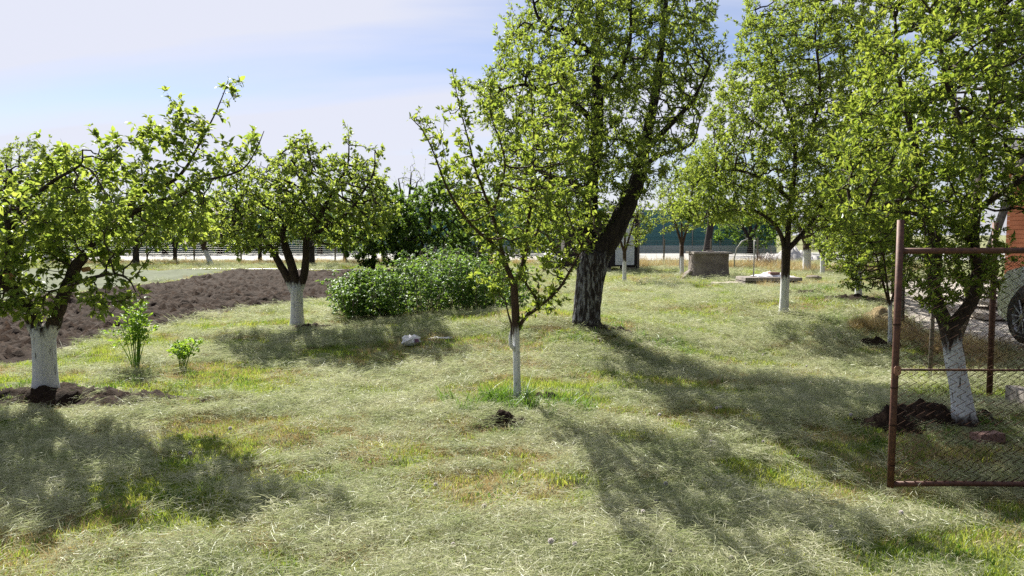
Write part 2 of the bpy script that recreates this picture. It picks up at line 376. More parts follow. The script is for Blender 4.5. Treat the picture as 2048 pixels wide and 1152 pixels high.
# ------------------------------------------------------------------ grass and hay, scattered as instanced tufts
PROTO = {}
def blades(n, rad, hmin, hmax, w, lie, seed, curl=.5, seg=2):
    """n tapered blades in a tuft; lie 0 = upright, 1 = lying flat"""
    g = np.random.default_rng(seed)
    a = g.uniform(0, 2 * math.pi, n); r = rad * np.sqrt(g.uniform(0, 1, n)); base = np.stack([r * np.cos(a), r * np.sin(a), np.zeros(n)], 1)
    if lie > .5: base[:, 2] = g.uniform(.004, .045, n)
    yaw = g.uniform(0, 2 * math.pi, n); L = g.uniform(hmin, hmax, n)
    el = g.normal(R(68), R(14), n) if lie < .5 else g.normal(R(4), R(12), n)
    dr = np.stack([np.cos(yaw) * np.cos(el), np.sin(yaw) * np.cos(el), np.sin(el)], 1)
    side = nrm(np.cross(dr, g.normal(size=(n, 3)))) if lie > .5 else np.stack([-np.sin(yaw), np.cos(yaw), np.zeros(n)], 1)
    bend = g.normal(size=(n, 3)) * curl * .35; bend[:, 2] = -abs(bend[:, 2]) * (1 if lie < .5 else .3)
    V = []; W_ = g.uniform(.7, 1.3, n) * w
    for i in range(seg + 1):
        t = i / seg; c = base + dr * (L * t)[:, None] + bend * (L * t * t)[:, None]
        ww = (W_ * (1 - t * .75) / 2)[:, None]
        if i == seg: V.append(c)
        else: V.append(c - side * ww); V.append(c + side * ww)
    k = len(V); V = np.stack(V, 1).reshape(-1, 3); T = []
    for i in range(seg - 1): T += [(2 * i, 2 * i + 1, 2 * i + 3), (2 * i, 2 * i + 3, 2 * i + 2)]
    T.append((2 * seg - 2, 2 * seg - 1, 2 * seg))
    Fc = (np.arange(n)[:, None, None] * k + np.array(T)[None]).reshape(-1, 3)
    if lie > .5: V[:, 2] = np.maximum(V[:, 2], .002)
    return V, Fc, np.repeat(g.uniform(0, 1, n), k)
def proto(key, mat, specs):
    c = bpy.data.collections.new(key); PROTO[key] = (c, len(specs))
    for i, sp in enumerate(specs):
        V, Fc, r = blades(*sp[:-1], **sp[-1]); o = bpy.data.objects.new('%s_tuft' % key, mesh_np(key + '_tuft', V, Fc, mat, {'rnd': r})); c.objects.link(o)
proto('mown', M['grass_blade'], [(85, .10, .02, .06, .0042, 0, 100 + i, {}) for i in range(6)])
proto('clippings', M['hay_blade'], [(120, .11, .02, .075, .0026, 1, 200 + i, {'seg': 3, 'curl': .9}) for i in range(7)])
proto('straw', M['dry_blade'], [(60, .11, .02, .08, .0038, 0, 300 + i, {'curl': 1.2}) for i in range(4)])
proto('weedy', M['weed_blade'], [(26, .08, .10, .26, .009, 0, 400 + i, {'seg': 3, 'curl': 1.4}) for i in range(5)])
proto('clover', M['weed_blade'], [(34, .09, .015, .035, .014, 0, 600 + i, {}) for i in range(4)])
proto('tall_dry', M['dry_blade'], [(60, .16, .25, .55, .008, 0, 500 + i, {'seg': 3, 'curl': .7}) for i in range(4)])
def scatter(name, key, P, rot, scl, label, cat):
    c, nv = PROTO[key]; n = len(P)
    me = bpy.data.meshes.new(name); me.vertices.add(n); me.vertices.foreach_set('co', np.asarray(P, np.float32).ravel())
    a = me.attributes.new('rot', 'FLOAT_VECTOR', 'POINT'); a.data.foreach_set('vector', np.asarray(rot, np.float32).ravel())
    a = me.attributes.new('scl', 'FLOAT', 'POINT'); a.data.foreach_set('value', np.asarray(scl, np.float32))
    a = me.attributes.new('var', 'INT', 'POINT'); a.data.foreach_set('value', rng.integers(0, nv, n).astype(np.int32))
    o = link(name, me, label=label, cat=cat, kind='stuff')
    g = bpy.data.node_groups.new(name, 'GeometryNodeTree')
    g.interface.new_socket('Geometry', in_out='INPUT', socket_type='NodeSocketGeometry'); g.interface.new_socket('Geometry', in_out='OUTPUT', socket_type='NodeSocketGeometry')
    gi = g.nodes.new('NodeGroupInput'); go = g.nodes.new('NodeGroupOutput'); ip = g.nodes.new('GeometryNodeInstanceOnPoints'); ci = g.nodes.new('GeometryNodeCollectionInfo')
    ci.inputs[0].default_value = c; ci.inputs[1].default_value = True; ci.inputs[2].default_value = True
    def na(nm, ty):
        q = g.nodes.new('GeometryNodeInputNamedAttribute'); q.data_type = ty; q.inputs[0].default_value = nm; return q.outputs[0]
    L = g.links.new
    L(gi.outputs[0], ip.inputs['Points']); L(ci.outputs[0], ip.inputs['Instance']); ip.inputs['Pick Instance'].default_value = True
    L(na('var', 'INT'), ip.inputs['Instance Index']); L(na('rot', 'FLOAT_VECTOR'), ip.inputs['Rotation']); L(na('scl', 'FLOAT'), ip.inputs['Scale'])
    L(ip.outputs[0], go.inputs[0])
    md = o.modifiers.new('tufts', 'NODES'); md.node_group = g
    return o
def blob(x, y, L): return sum(a * np.exp(-((x - cx) / sx) ** 2 - ((y - cy) / sy) ** 2) for cx, cy, sx, sy, a in L)
def hayness(x, y): return .78 * fbm(x / 1.0 + y * .25, y / .6, 61, 4, .6) + .22 * fbm(x / .22, y / .14, 63, 2) + blob(x, y, HAYB)
def dryness(x, y): return .8 * fbm(x / 1.5, y / .9, 71, 4, .6) + .2 * fbm(x / .2, y / .14, 73, 2) + blob(x, y, DRYB)
HAYB = [(.3, 3.5, 1.4, .35, .16), (-2.2, 4.9, 1.6, .5, .10), (1.2, 4.0, .8, .4, .1), (-.6, 8.2, 1.5, .8, .08), (3.3, 9.5, 1.8, .9, .08), (0, 4.3, 1.0, .25, -.14), (-1.4, 3.9, .6, .3, -.12), (2.6, 5.2, .7, .5, -.12), (3.6, 3.6, .9, .4, -.12)]
DRYB = [(-1.25, 3.75, .45, .22, .2), (-2.4, 3.65, .6, .2, .2), (-.2, 4.9, .9, .25, .12), (-1.3, 8.7, 1.2, .35, .13), (.4, 10.2, 1.6, .6, .12), (2.9, 4.0, .5, .2, .12), (2.7, 6.0, .6, .3, .12)]
def points(y0, y1, sp, half=.78, pad=1.5):
    """jittered points over the view's wedge of ground between two distances"""
    out = []
    n = int((y1 - y0) / sp); ys = y0 + (np.arange(n) + .5) * sp
    for y in ys:
        w = half * y + pad; m = int(2 * w / sp); x = -w + (np.arange(m) + .5) * sp
        out.append(np.stack([x, np.full(m, y)], 1))
    P = np.concatenate(out); P += rng.uniform(-.5, .5, P.shape) * sp
    return P
BARE = []   # (x, y, rx, ry) soil patches where grass stays thin
def lay(bands, pick, smin, smax):
    A = []; SC = []
    for y0, y1, sp, s in bands:
        P = points(y0, y1, sp); x, y = P[:, 0], P[:, 1]
        m = pick(x, y, rng.uniform(0, 1, len(x)))
        m &= pdist(x, y, FIELD) + (fbm(x / .4, y / .4, 5, 2) - .5) * .4 < .05
        m &= pdist(x, y, CROP) < 0; m &= pdist(x, y, YARD) < 0
        for bx, by, rx, ry in BARE: m &= (((x - bx) / rx) ** 2 + ((y - by) / ry) ** 2 + (fbm(x / .2, y / .2, 6, 2) - .5) > 1) | (rng.uniform(0, 1, len(x)) < .22)
        P = P[m]; A.append(P); SC.append(rng.uniform(smin, smax, len(P)) * s)
    P = np.concatenate(A); s = np.concatenate(SC); z = hz(P[:, 0], P[:, 1])
    rot = np.stack([rng.normal(0, .12, len(P)), rng.normal(0, .12, len(P)), rng.uniform(0, 6.28, len(P))], 1)
    return np.column_stack([P, z - .003]), rot, s
g_sap, g_t1, g_t2, g_t14, g_t13 = ground(1035, 806), ground(92, 788), ground(595, 656), ground(1932, 842), ground(1781, 692)
BARE.append((3.7, 3.9, .6, .16)); BARE.append((3.2, 4.15, .5, .12))
for g_, rx, ry in ((g_t1, 1.25, .5), (g_t2, .95, .45), (g_t14, .75, .5), (g_t13, .4, .3)): BARE.append((g_.x, g_.y, rx, ry))
bands = [(2.0, 7, .072, 1), (7, 12, .105, 1.2), (12, 22, .17, 1.6), (22, 42, .33, 2.4)]
P_, r_, s_ = lay(bands, lambda x, y, q: q < .97 - .66 * sstep(.47, .57, hayness(x, y)) - .6 * sstep(.53, .60, dryness(x, y)), .75, 1.25)
scatter('lawn_grass', 'mown', P_, r_, s_, 'short mown green grass covering the orchard floor', 'grass')
P_, r_, s_ = lay(bands, lambda x, y, q: q < .05 + .82 * sstep(.475, .56, hayness(x, y)), .8, 1.5)
P_[:, 2] += .004 + rng.uniform(0, .03, len(P_)); r_[:, :2] *= 1.7
scatter('hay_clippings', 'clippings', P_, r_, s_, 'pale cut hay lying in swaths over the lawn', 'hay')
P_, r_, s_ = lay(bands, lambda x, y, q: q < .06 + .9 * sstep(.505, .58, dryness(x, y)), .7, 1.1)
scatter('dry_grass', 'straw', P_, r_, s_, 'tan dried-out grass in worn patches of the lawn', 'grass')
P_, r_, s_ = lay([(2.0, 10, .16, 1.1), (10, 20, .4, 1.5)], lambda x, y, q: q < .65 * sstep(.50, .58, fbm(x / .7, y / .5, 97, 3)), .7, 1.2)
scatter('low_weeds', 'clover', P_, r_, s_, 'low broad-leaved weeds spread through the mown grass', 'weeds')
def tufts(cx, cy, rx, ry, n, smin, smax):
    a = rng.uniform(0, 6.28, n); r = np.sqrt(rng.uniform(0, 1, n)); x = cx + rx * r * np.cos(a); y = cy + ry * r * np.sin(a)
    return np.column_stack([x, y, hz(x, y)]), np.stack([rng.normal(0, .15, n), rng.normal(0, .15, n), rng.uniform(0, 6.28, n)], 1), rng.uniform(smin, smax, n)
def many(specs):
    q = [tufts(*s) for s in specs]; return tuple(np.concatenate([a[i] for a in q]) for i in range(3))
g5 = ground(1172, 652)
W_ = many([(g_sap.x, g_sap.y - .05, .75, .4, 50, .5, 1.0), (g_sap.x - .1, g_sap.y - .1, .35, .22, 26, .8, 1.3), (g5.x + .5, g5.y - .3, 1.0, .5, 40, .6, 1.1), (g5.x - .7, g5.y - .5, .8, .4, 16, .4, .8),
           (g_t1.x, g_t1.y - .2, 1.4, .6, 22, .3, .7), (g_t1.x + .9, g_t1.y + .9, .9, .5, 30, .4, .8), (g_t2.x, g_t2.y, 1.4, .6, 20, .3, .7), (3.3, 6.6, .5, .2, 10, .4, .6),
           (g_t14.x, g_t14.y - .5, 1.0, .5, 24, .3, .6), (g_t14.x+.6, g_t14.y + .8, 1.0, .5, 24, .3, .6), (5.3, 11.5, .8, .9, 30, .5, .9), (8.0, 17.5, 1.5, 1.4, 90, .6, 1.3), (6.3, 13.2, .7, .8, 40, .5, 1.0), (7.0, 15.8, 1.2, .8, 50, .5, 1.0), (-1.7, 12.6, 2.0, .25, 40, .4, .9),
           (-2.2, 4.6, 2.5, 1.0, 10, .25, .4), (1.5, 4.5, 2.5, 1.2, 12, .25, .4), (3.4, 4.3, .8, .6, 16, .25, .45), (0, 5.0, 4.0, 2.2, 60, .2, .42), (0, 9, 7, 4, 160, .2, .5), (5, 14, 6, 5, 160, .3, .7)])
scatter('tall_weeds', 'weedy', *W_, 'taller fresh green grass and weeds round the tree bases', 'weeds')
W_ = many([(-14, 38, 10, 1.2, 240, .6, 1.1), (1, 39, 10, 1.3, 200, .6, 1.2), (9.5, 34, 4.5, .8, 150, .8, 1.5), (14.5, 31, 4, 1.5, 90, .7, 1.3), (6.1, 11.0, .35, 1.6, 40, .5, 1.0), (6.2, 12.2, .5, .5, 40, .4, .8), (8.6, 21, 1.8, 1.6, 60, .4, .8), (6.1, 26.3, .8, .25, 22, .3, .6), (6.5, 9.5, .8, 1.0, 40, .4, .8)])
scatter('tall_dry_grass', 'tall_dry', *W_, 'tall orange dry grass along the far fence line', 'grass')

# ------------------------------------------------------------------ leaves
# template: (t along the midrib, s across, z) as fractions of length / width / length
LEAF8 = np.array([(0,0,0),(.32,-.5,1),(.32,0,0),(.32,.5,1),(.70,-.36,1),(.70,0,0),(.70,.36,1),(1,0,0)], float)
F8 = np.array([(0,2,1),(0,3,2),(1,2,5),(1,5,4),(2,3,6),(2,6,5),(4,5,7),(5,6,7)])
LEAF5 = np.array([(0,0,0),(.45,-.5,1),(.5,0,0),(.45,.5,1),(1,0,0)], float)
F5 = np.array([(0,2,1),(0,3,2),(1,2,4),(2,3,4)])
LEAF4 = np.array([(0,0,0),(.5,-.5,1),(.5,.5,1),(1,0,0)], float); F4 = np.array([(0,2,1),(1,2,3)])
TPL = {8: (LEAF8, F8), 5: (LEAF5, F5), 4: (LEAF4, F4)}
def leaf_verts(P, D, Nn, L, Wd, droop, tpl):
    T, Fc = TPL[tpl]; D = nrm(D); Sd = nrm(np.cross(D, Nn)); Nn = np.cross(Sd, D)
    t = T[:, 0][None, :, None]; s = T[:, 1][None, :, None]; fl = np.abs(T[:, 1])[None, :, None]
    L_ = L[:, None, None]; W_ = Wd[:, None, None]; dp = droop[:, None, None]
    V = P[:, None] + D[:, None] * (t - .25 * dp * t * t) * L_ + Sd[:, None] * s * W_ + Nn[:, None] * (fl * .45 * W_ - dp * t * t * L_)
    k = len(T); return V.reshape(-1, 3), (np.arange(len(P))[:, None, None] * k + Fc[None]).reshape(-1, 3)
def leaf_obj_mesh(name, mat, droop, ratio, rnd):
    V, Fc = leaf_verts(np.zeros((1, 3)), np.array([[1., 0, 0]]), np.array([[0, 0, 1.]]), np.ones(1), np.full(1, ratio), np.full(1, droop), 8)
    return mesh_np(name, V, Fc, mat, {'rnd': np.full(len(V), rnd)})
def foliage(root, base, P, D, Nn, L, Wd, droop, rnd, mat, tpl, near=0, ratio=.55, name='foliage'):
    """all leaves of one tree: the `near` ones that show largest as objects of their own, the rest as one stuff part"""
    far = np.ones(len(P), bool)
    if near:
        px = P[:, 0] / np.maximum(P[:, 1], .1); pz = (P[:, 2] - CAMH) / np.maximum(P[:, 1], .1)
        ok = (np.abs(px) < .68) & (pz > -.45) & (pz < .30)
        size = np.where(ok, L / np.maximum(P[:, 1], .1), 0) ; idx = np.argsort(-size)[:near]; far[idx] = False
        meshes = [leaf_obj_mesh('leaf', mat, dv, ratio, rv) for dv in (.15, .35, .55) for rv in (.1, .35, .6, .95)]
        for j in idx:
            d_ = nrm(D[j]); s_ = nrm(np.cross(d_, Nn[j])); n_ = np.cross(s_, d_)
            m = Matrix(((d_[0], -s_[0], n_[0]), (d_[1], -s_[1], n_[1]), (d_[2], -s_[2], n_[2])))
            o = bpy.data.objects.new('leaf', meshes[(0 if droop[j] < .25 else 4 if droop[j] < .45 else 8) + int(rnd[j] * 3.99)]); COL.objects.link(o); o.parent = root
            o.matrix_local = Matrix.Translation(Vector(P[j]) - base) @ m.to_4x4() @ Matrix.Scale(L[j], 4)
    V, Fc = leaf_verts(P[far], D[far], Nn[far], L[far], Wd[far], droop[far], tpl)
    V -= np.array(base)
    return link(name, mesh_np(name, V, Fc, mat, {'rnd': np.repeat(rnd[far], len(TPL[tpl][0]))}), root, kind='stuff')

# ------------------------------------------------------------------ trees
def smooth_path(pts, rads, step):
    """Catmull-Rom through the points, resampled, with a little irregularity"""
    P = [np.array(p) for p in pts]; P = [2 * P[0] - P[1]] + P + [2 * P[-1] - P[-2]]; out = []; rr = []
    for i in range(1, len(P) - 2):
        n = max(2, int(np.linalg.norm(P[i + 1] - P[i]) / step))
        for j in range(n):
            t = j / n; a, b, c, d_ = P[i - 1], P[i], P[i + 1], P[i + 2]
            out.append(.5 * (2 * b + (c - a) * t + (2 * a - 5 * b + 4 * c - d_) * t * t + (3 * b - a - 3 * c + d_) * t ** 3))
            rr.append(rads[i - 1] * (1 - t) + rads[i] * t)
    out.append(P[-2]); rr.append(rads[-1]); return np.array(out), np.array(rr)
def limb_mesh(name, C, Rr, mat, paint_top, base_z, n=14, rough=.06, furrow=0, seed=0, flare=0):
    """one limb as a ringed tube with a lumpy, ridged skin"""
    T = nrm(np.gradient(C, axis=0)); m = len(C); u = np.cross(T[0], [0.3, 1, .1]); u /= np.linalg.norm(u); U = []
    for t in T:
        u = u - t * (u @ t); u /= np.linalg.norm(u); U.append(u)
    U = np.array(U); Wv = np.cross(T, U); a = np.arange(n) / n * 2 * math.pi
    h = np.concatenate([[0], np.cumsum(np.linalg.norm(np.diff(C, axis=0), axis=1))])
    A, H = np.meshgrid(a, h); ca, sa = np.cos(A), np.sin(A)
    lump = (fbm(ca * 1.4 + 3 + seed, H * 3.5 + sa * 1.4, 11 + seed, 2) - .5) * 2 * rough
    if furrow: 
        ph = A * 13 / 6.283 + (fbm(A * .9 + 7, H * 2.2, 21, 2) - .5) * 2.4
        lump = lump - furrow * (1 - np.abs(np.sin(ph * math.pi))) ** 2 - furrow * .8 * fbm(A * 9, H * 5, 25, 2)
    if flare: lump = lump + flare * np.exp(-H / .12) * (1 + .5 * np.sin(A * 4 + seed))
    rad = Rr[:, None] * (1 + lump)
    V = C[:, None] + U[:, None] * (ca * rad)[..., None] + Wv[:, None] * (sa * rad)[..., None]
    V = V.reshape(-1, 3); i = np.arange(m * n).reshape(m, n); j = np.roll(i, -1, 1)
    q = np.stack([i[:-1], j[:-1], j[1:], i[1:]], -1).reshape(-1, 4)
    V = np.vstack([V, C[-1][None] + T[-1][None] * Rr[-1] * .4]); tip = len(V) - 1
    q = np.vstack([q, np.stack([i[-1], j[-1], np.full(n, tip), np.full(n, tip)], -1)])
    me = bpy.data.meshes.new(name); me.from_pydata(V.tolist(), [], [tuple(f) if f[2] != f[3] else tuple(f[:3]) for f in q.tolist()])
    for p in me.polygons: p.use_smooth = True
    z = V[:, 2] - base_z
    for nm, val in (('paint', z - paint_top), ('foot', z)):
        me.attributes.new(nm, 'FLOAT', 'POINT').data.foreach_set('value', val.astype(np.float32))
    me.materials.append(mat); return me
def grow(seeds, A, step, kill, iters=220, up=.05, wig=.25, infl=9.):
    nodes = list(seeds); par = [-1] * len(seeds); M0 = len(seeds); Sarr = np.array(seeds)
    nd = np.full(len(A), 1e9); ni = np.zeros(len(A), int)
    def upd(new, off):
        nonlocal nd, ni
        for s in range(0, len(new), 400):
            q = new[s:s + 400]; D2 = np.linalg.norm(A[:, None] - q[None], axis=2); j = D2.argmin(1); v = D2[np.arange(len(A)), j]
            b = v < nd; nd = np.where(b, v, nd); ni = np.where(b, off + s + j, ni)
    upd(Sarr, 0); alive = nd > kill; tried = {}
    for it in range(iters):
        act = alive & (nd < infl)
        if not act.any(): break
        I = ni[act]; N = np.array(nodes); dv = nrm(A[act] - N[I]); uq, inv = np.unique(I, return_inverse=True)
        sm = np.zeros((len(uq), 3)); np.add.at(sm, inv, dv)
        sm = nrm(sm) + rng.normal(0, wig, sm.shape); sm[:, 2] += up; new = N[uq] + nrm(sm) * step
        keep = np.array([tried.get(int(k_), 0) < 3 for k_ in uq])
        if not keep.any(): break
        for k_ in uq[keep]: tried[int(k_)] = tried.get(int(k_), 0) + 1
        new = new[keep]; off = len(nodes); nodes += list(new); par += list(uq[keep]); upd(new, off); alive &= nd > kill
        if len(nodes) > 16000: break
    return np.array(nodes), np.array(par), M0
def prisms(A, B, ra, rb, n=5):
    T = nrm(B - A); U = nrm(np.cross(T, np.array([.31, .87, .4]))); Wv = np.cross(T, U); a = np.arange(n) / n * 2 * math.pi
    ring = U[:, None] * np.cos(a)[None, :, None] + Wv[:, None] * np.sin(a)[None, :, None]
    ext = T * (np.minimum(ra, rb) * .5)[:, None]
    V = np.concatenate([(A - ext)[:, None] + ring * ra[:, None, None], (B + ext)[:, None] + ring * rb[:, None, None]], 1)
    i = np.arange(n); j = (i + 1) % n; q = np.stack([i, j, j + n, i + n], -1)
    return V.reshape(-1, 3), (np.arange(len(A))[:, None, None] * 2 * n + q[None]).reshape(-1, 4)
def sample_crown(poly, n, Y0, thick, dY=0):
    P = np.array(poly, float); lo, hi = P.min(0), P.max(0); mpp = Y0 / F; out = []
    while len(out) < n:
        x = rng.uniform(lo[0], hi[0], n); y = rng.uniform(lo[1], hi[1], n); dd = pdist(x, y, poly); ok = dd > 0
        x, y, dd = x[ok], y[ok], dd[ok] * mpp
        h = thick * np.sqrt(1 - (1 - np.minimum(dd / thick, 1)) ** 2) + .05; v = rng.uniform(-1, 1, len(x)) * h
        for a, b, c in zip(x, y, v): out.append(tuple(at(a, b, Y0 + dY + c)))
    return np.array(out[:n])
DENS = 2.3
def tree(name, base, label, cat, bark_m, leaf_m, limbs, crowns, paint=0., step=.12, kill=.14, leafmax=7, clusters=2, nleaf=5, L=(.05, .075), ratio=.5,
         droop=(.15, .5), tpl=5, near=0, shoots=.25, shoot_len=(.15, .4), rtip=.0028, group=None, sides=14, furrow=0, flare=.25, leaf_up=.35, blossoms=0, kids=None, up=.05, spread=.8, maxleaf=60000, rs=.82):
    """limbs: [(name, [(px, py, dY)...], [radii], leafy)], first one is the trunk; crowns: [(outline, n, thickness, dY)] in the picture's measure at the tree's own distance"""
    Y0 = base.y; root = thing(name, base, label, cat, group); bz = base.z; seeds = []; leafy = []
    for li, (nm, pts, rads, lf) in enumerate(limbs):
        W3 = [tuple(at(p[0], p[1], Y0 + (p[2] if len(p) > 2 else 0))) for p in pts]
        if li == 0: W3[0] = (W3[0][0], W3[0][1], bz - .08)
        rads = [q * rs for q in rads]
        C, Rr = smooth_path(W3, rads, max(.03, min(rads) * .8) if li == 0 else max(.03, min(rads) * 1.2))
        if li: C[1:-1] += rng.normal(0, min(rads) * .12, C[1:-1].shape)
        me = limb_mesh(nm, C - np.array(base), Rr, bark_m, paint, 0.0, sides if li == 0 or rads[0] > .05 else 8, .07, furrow if rads[0] > .1 else 0, li, flare if li == 0 else 0)
        link(nm, me, root)
        C2, _ = smooth_path(W3, rads, step)
        if li: seeds += list(C2)
        else: seeds += list(C2[-2:])
        if lf: leafy.append(C2)
    step *= .82; kill *= .74
    A = np.concatenate([sample_crown(c[0], int(c[1] * DENS), Y0, c[2], c[3] if len(c) > 3 else 0) for c in crowns])
    N, par, M0 = grow(seeds, A, step, kill, up=up)
    cnt = np.ones(len(N))
    for i in range(len(N) - 1, M0 - 1, -1): cnt[par[i]] += cnt[i]
    ch = np.arange(M0, len(N)); pr = par[ch]
    rad = rtip * np.maximum(cnt, 1) ** .47
    ra = np.where(pr >= M0, rad[pr], rad[ch] * 1.15)
    SA, SB, RA, RB = [N[pr]], [N[ch]], [ra], [rad[ch]]
    # twigs that carry leaves
    ed = cnt[ch] <= leafmax; EA, EB = N[pr][ed], N[ch][ed]
    for C2 in leafy: EA = np.vstack([EA, C2[:-1]]); EB = np.vstack([EB, C2[1:]])
    tips = ch[cnt[ch] == 1]; tips = tips[rng.uniform(0, 1, len(tips)) < shoots]
    if len(tips):
        nseg = 3; Ls = rng.uniform(*shoot_len, len(tips)); d0 = nrm(nrm(N[tips] - N[par[tips]]) * .7 + np.array([0, 0, .8]) + rng.normal(0, .25, (len(tips), 3))); a = N[tips]
        for s in range(nseg):
            b = a + nrm(d0 + rng.normal(0, .12, d0.shape)) * (Ls / nseg)[:, None]
            SA.append(a); SB.append(b); RA.append(np.full(len(a), rtip * (1 - .2 * s))); RB.append(np.full(len(a), rtip * (.8 - .2 * s)))
            EA = np.vstack([EA, a]); EB = np.vstack([EB, b]); a = b
    V, Fc = prisms(np.concatenate(SA), np.concatenate(SB), np.concatenate(RA), np.concatenate(RB), 5 if Y0 < 16 else 4)
    link('twigs', mesh_np('twigs', V - np.array(base), Fc, bark_m, {'paint': np.ones(len(V)), 'foot': np.ones(len(V))}, True), root, kind='stuff')
    # leaf clusters
    ne = len(EA); k = clusters; t = rng.uniform(0, 1, (ne, k, 1)); Cc = (EA[:, None] * (1 - t) + EB[:, None] * t).reshape(-1, 3); ax = np.repeat(nrm(EB - EA), k, 0)
    sd = nrm(rng.normal(size=Cc.shape) + np.array([0, 0, leaf_up])); sp = Cc + sd * rng.uniform(.0, .035, (len(Cc), 1)) * (L[1] / .06)
    m = nleaf; P = np.repeat(sp, m, 0); n = len(P)
    D = nrm(np.repeat(sd * .5 + ax * .45, m, 0) + rng.normal(0, spread * .62, (n, 3)) + np.array([0, 0, leaf_up * .6]))
    P = P + D * rng.uniform(.0, .018, (n, 1))
    Nn = nrm(rng.normal(0, .55, (n, 3)) + np.array([0, 0, 1.0]) + D * -.2)
    if n > maxleaf:
        q = rng.choice(n, maxleaf, replace=False); P, D, Nn = P[q], D[q], Nn[q]; n = maxleaf
    Ll = rng.uniform(L[0], L[1], n) * rng.choice([1.15, .9, .5], n, p=[.3, .4, .3]); dr = rng.uniform(*droop, n)
    foliage(root, base, P, D, Nn, Ll, Ll * ratio * rng.uniform(.85, 1.15, n), dr, rng.beta(1.6, 2.2, n), leaf_m, tpl, near, ratio)
    if blossoms:
        bm_ = MB()
        for q in range(5):
            a = q * 1.2566; r = .5
            c = Vector((math.cos(a) * .5, math.sin(a) * .5, .12)); e = Vector((-math.sin(a), math.cos(a), 0)) * .3
            bm_.add([(0, 0, 0), c * .7 - e, c * 1.9 + Vector((0, 0, .1)), c * .7 + e], [(0, 1, 2, 3)])
        me = bm_.mesh('blossom', M['petal'])
        for j in rng.choice(len(Cc), blossoms, replace=False):
            o = bpy.data.objects.new('blossom', me); COL.objects.link(o); o.parent = root; o.location = Vector(sp[j]) - base + Vector((0, 0, .01))
            o.rotation_euler = tuple(rng.uniform(-1.1, 1.1, 3)); o.scale = (.03,) * 3
    return root

APP = dict(L=(.045, .082), ratio=.56, droop=(.25, .7), leaf_up=.3)
PLU = dict(L=(.035, .06), ratio=.42, droop=(.05, .4), leaf_up=.5)
# --- near apple tree at the left edge
t1 = tree('apple_tree', g_t1, 'gnarled apple tree with thick forked whitewashed trunk at the left edge', 'tree', M['apple_bark'], M['apple_leaf'], [
    ('trunk', [(92,790),(90,740),(88,690),(86,655)], [.15,.125,.122,.128], 0),
    ('limb', [(80,672),(62,630),(40,595),(18,565),(14,540),(22,505),(20,450),(12,400,.1),(20,340,.2)], [.09,.085,.08,.075,.07,.065,.055,.04,.025], 0),
    ('limb', [(30,585),(0,560,-.1),(-50,530,-.2),(-110,470,-.2)], [.06,.055,.05,.03], 0),
    ('limb', [(96,672),(112,630),(128,590),(145,550),(160,520),(172,505)], [.085,.078,.07,.066,.062,.05], 0),
    ('limb', [(168,512),(205,468,.1),(250,435,.1),(300,408,.1),(350,396,0),(378,378,0),(405,362,0),(450,352,0),(488,336,0),(512,300,0),(528,262,0)], [.042,.04,.036,.034,.026,.022,.018,.014,.010,.007,.004], 0),
    ('limb', [(250,435,.1),(270,398,.2),(300,378,.2),(345,362,.2),(370,338,.2),(388,308,.2),(408,270,.2),(430,228,.2),(448,185,.2),(456,162,.2)], [.032,.03,.025,.022,.018,.016,.011,.008,.006,.004], 0),
    ('limb', [(140,572),(165,562,-.2),(195,553,-.3),(230,548,-.4),(258,560,-.4),(272,585,-.4)], [.026,.022,.018,.014,.01,.005], 1),
    ('limb', [(20,450),(60,400,-.3),(110,360,-.4),(160,330,-.5),(165,300,-.5)], [.03,.026,.02,.012,.006], 0),
    ('limb', [(150,540),(110,480,.5),(120,420,.8),(180,360,.9),(240,290,.9)], [.04,.035,.028,.02,.008], 0)],
    [([(-130,340),(-80,335),(0,350),(60,330),(150,318),(200,330),(250,330),(330,350),(420,380),(430,430),(400,490),(330,500),(270,480),(240,545),(180,520),(150,470),(90,520),(40,600),(0,640),(-130,620)], 430, 1.15),
     ([(60,330),(95,300),(150,300),(160,330),(250,262),(258,275),(225,330),(130,345)], 26, .4, -.4),
     ([(285,240),(300,240),(310,300),(290,360),(262,340)], 14, .3, .4),
     ([(340,205),(360,210),(385,290),(420,240),(410,300),(340,350),(320,300)], 44, .3, .2), ([(430,190),(450,158),(470,165),(470,200),(440,240),(425,235)], 9, .15, .2),
     ([(495,300),(520,255),(535,262),(515,310),(480,350),(400,350),(430,330)], 28, .2), ([(215,560),(290,560),(285,620),(180,640),(170,620)], 12, .3, -.4),
     ([(40,590),(95,580),(130,630),(30,650),(0,620)], 16, .4, -.3)],
    paint=.62, step=.09, kill=.12, near=300, tpl=8, clusters=2, nleaf=4, shoots=.6, shoot_len=(.08, .26), rtip=.0022, blossoms=110, flare=.12, leafmax=7, maxleaf=26000, **APP)
for px_, py_, n_ in ((12, 552, 0), (178, 560, 1), (208, 537, 1)):
    pass
c_ = at(13, 553, g_t1.y - .075) - g_t1; MB().tube([c_ + Vector((0, .05, 0)), c_ + Vector((0, -.012, 0))], .033, 12).obj('cut_stub', M['cut_wood'], t1)
c_ = at(172, 540, g_t1.y - .02) - g_t1; MB().tube([c_ + Vector((-.04, .03, 0)), c_ + Vector((.03, -.01, .01))], .024, 10).obj('cut_stub', M['cut_wood'], t1)

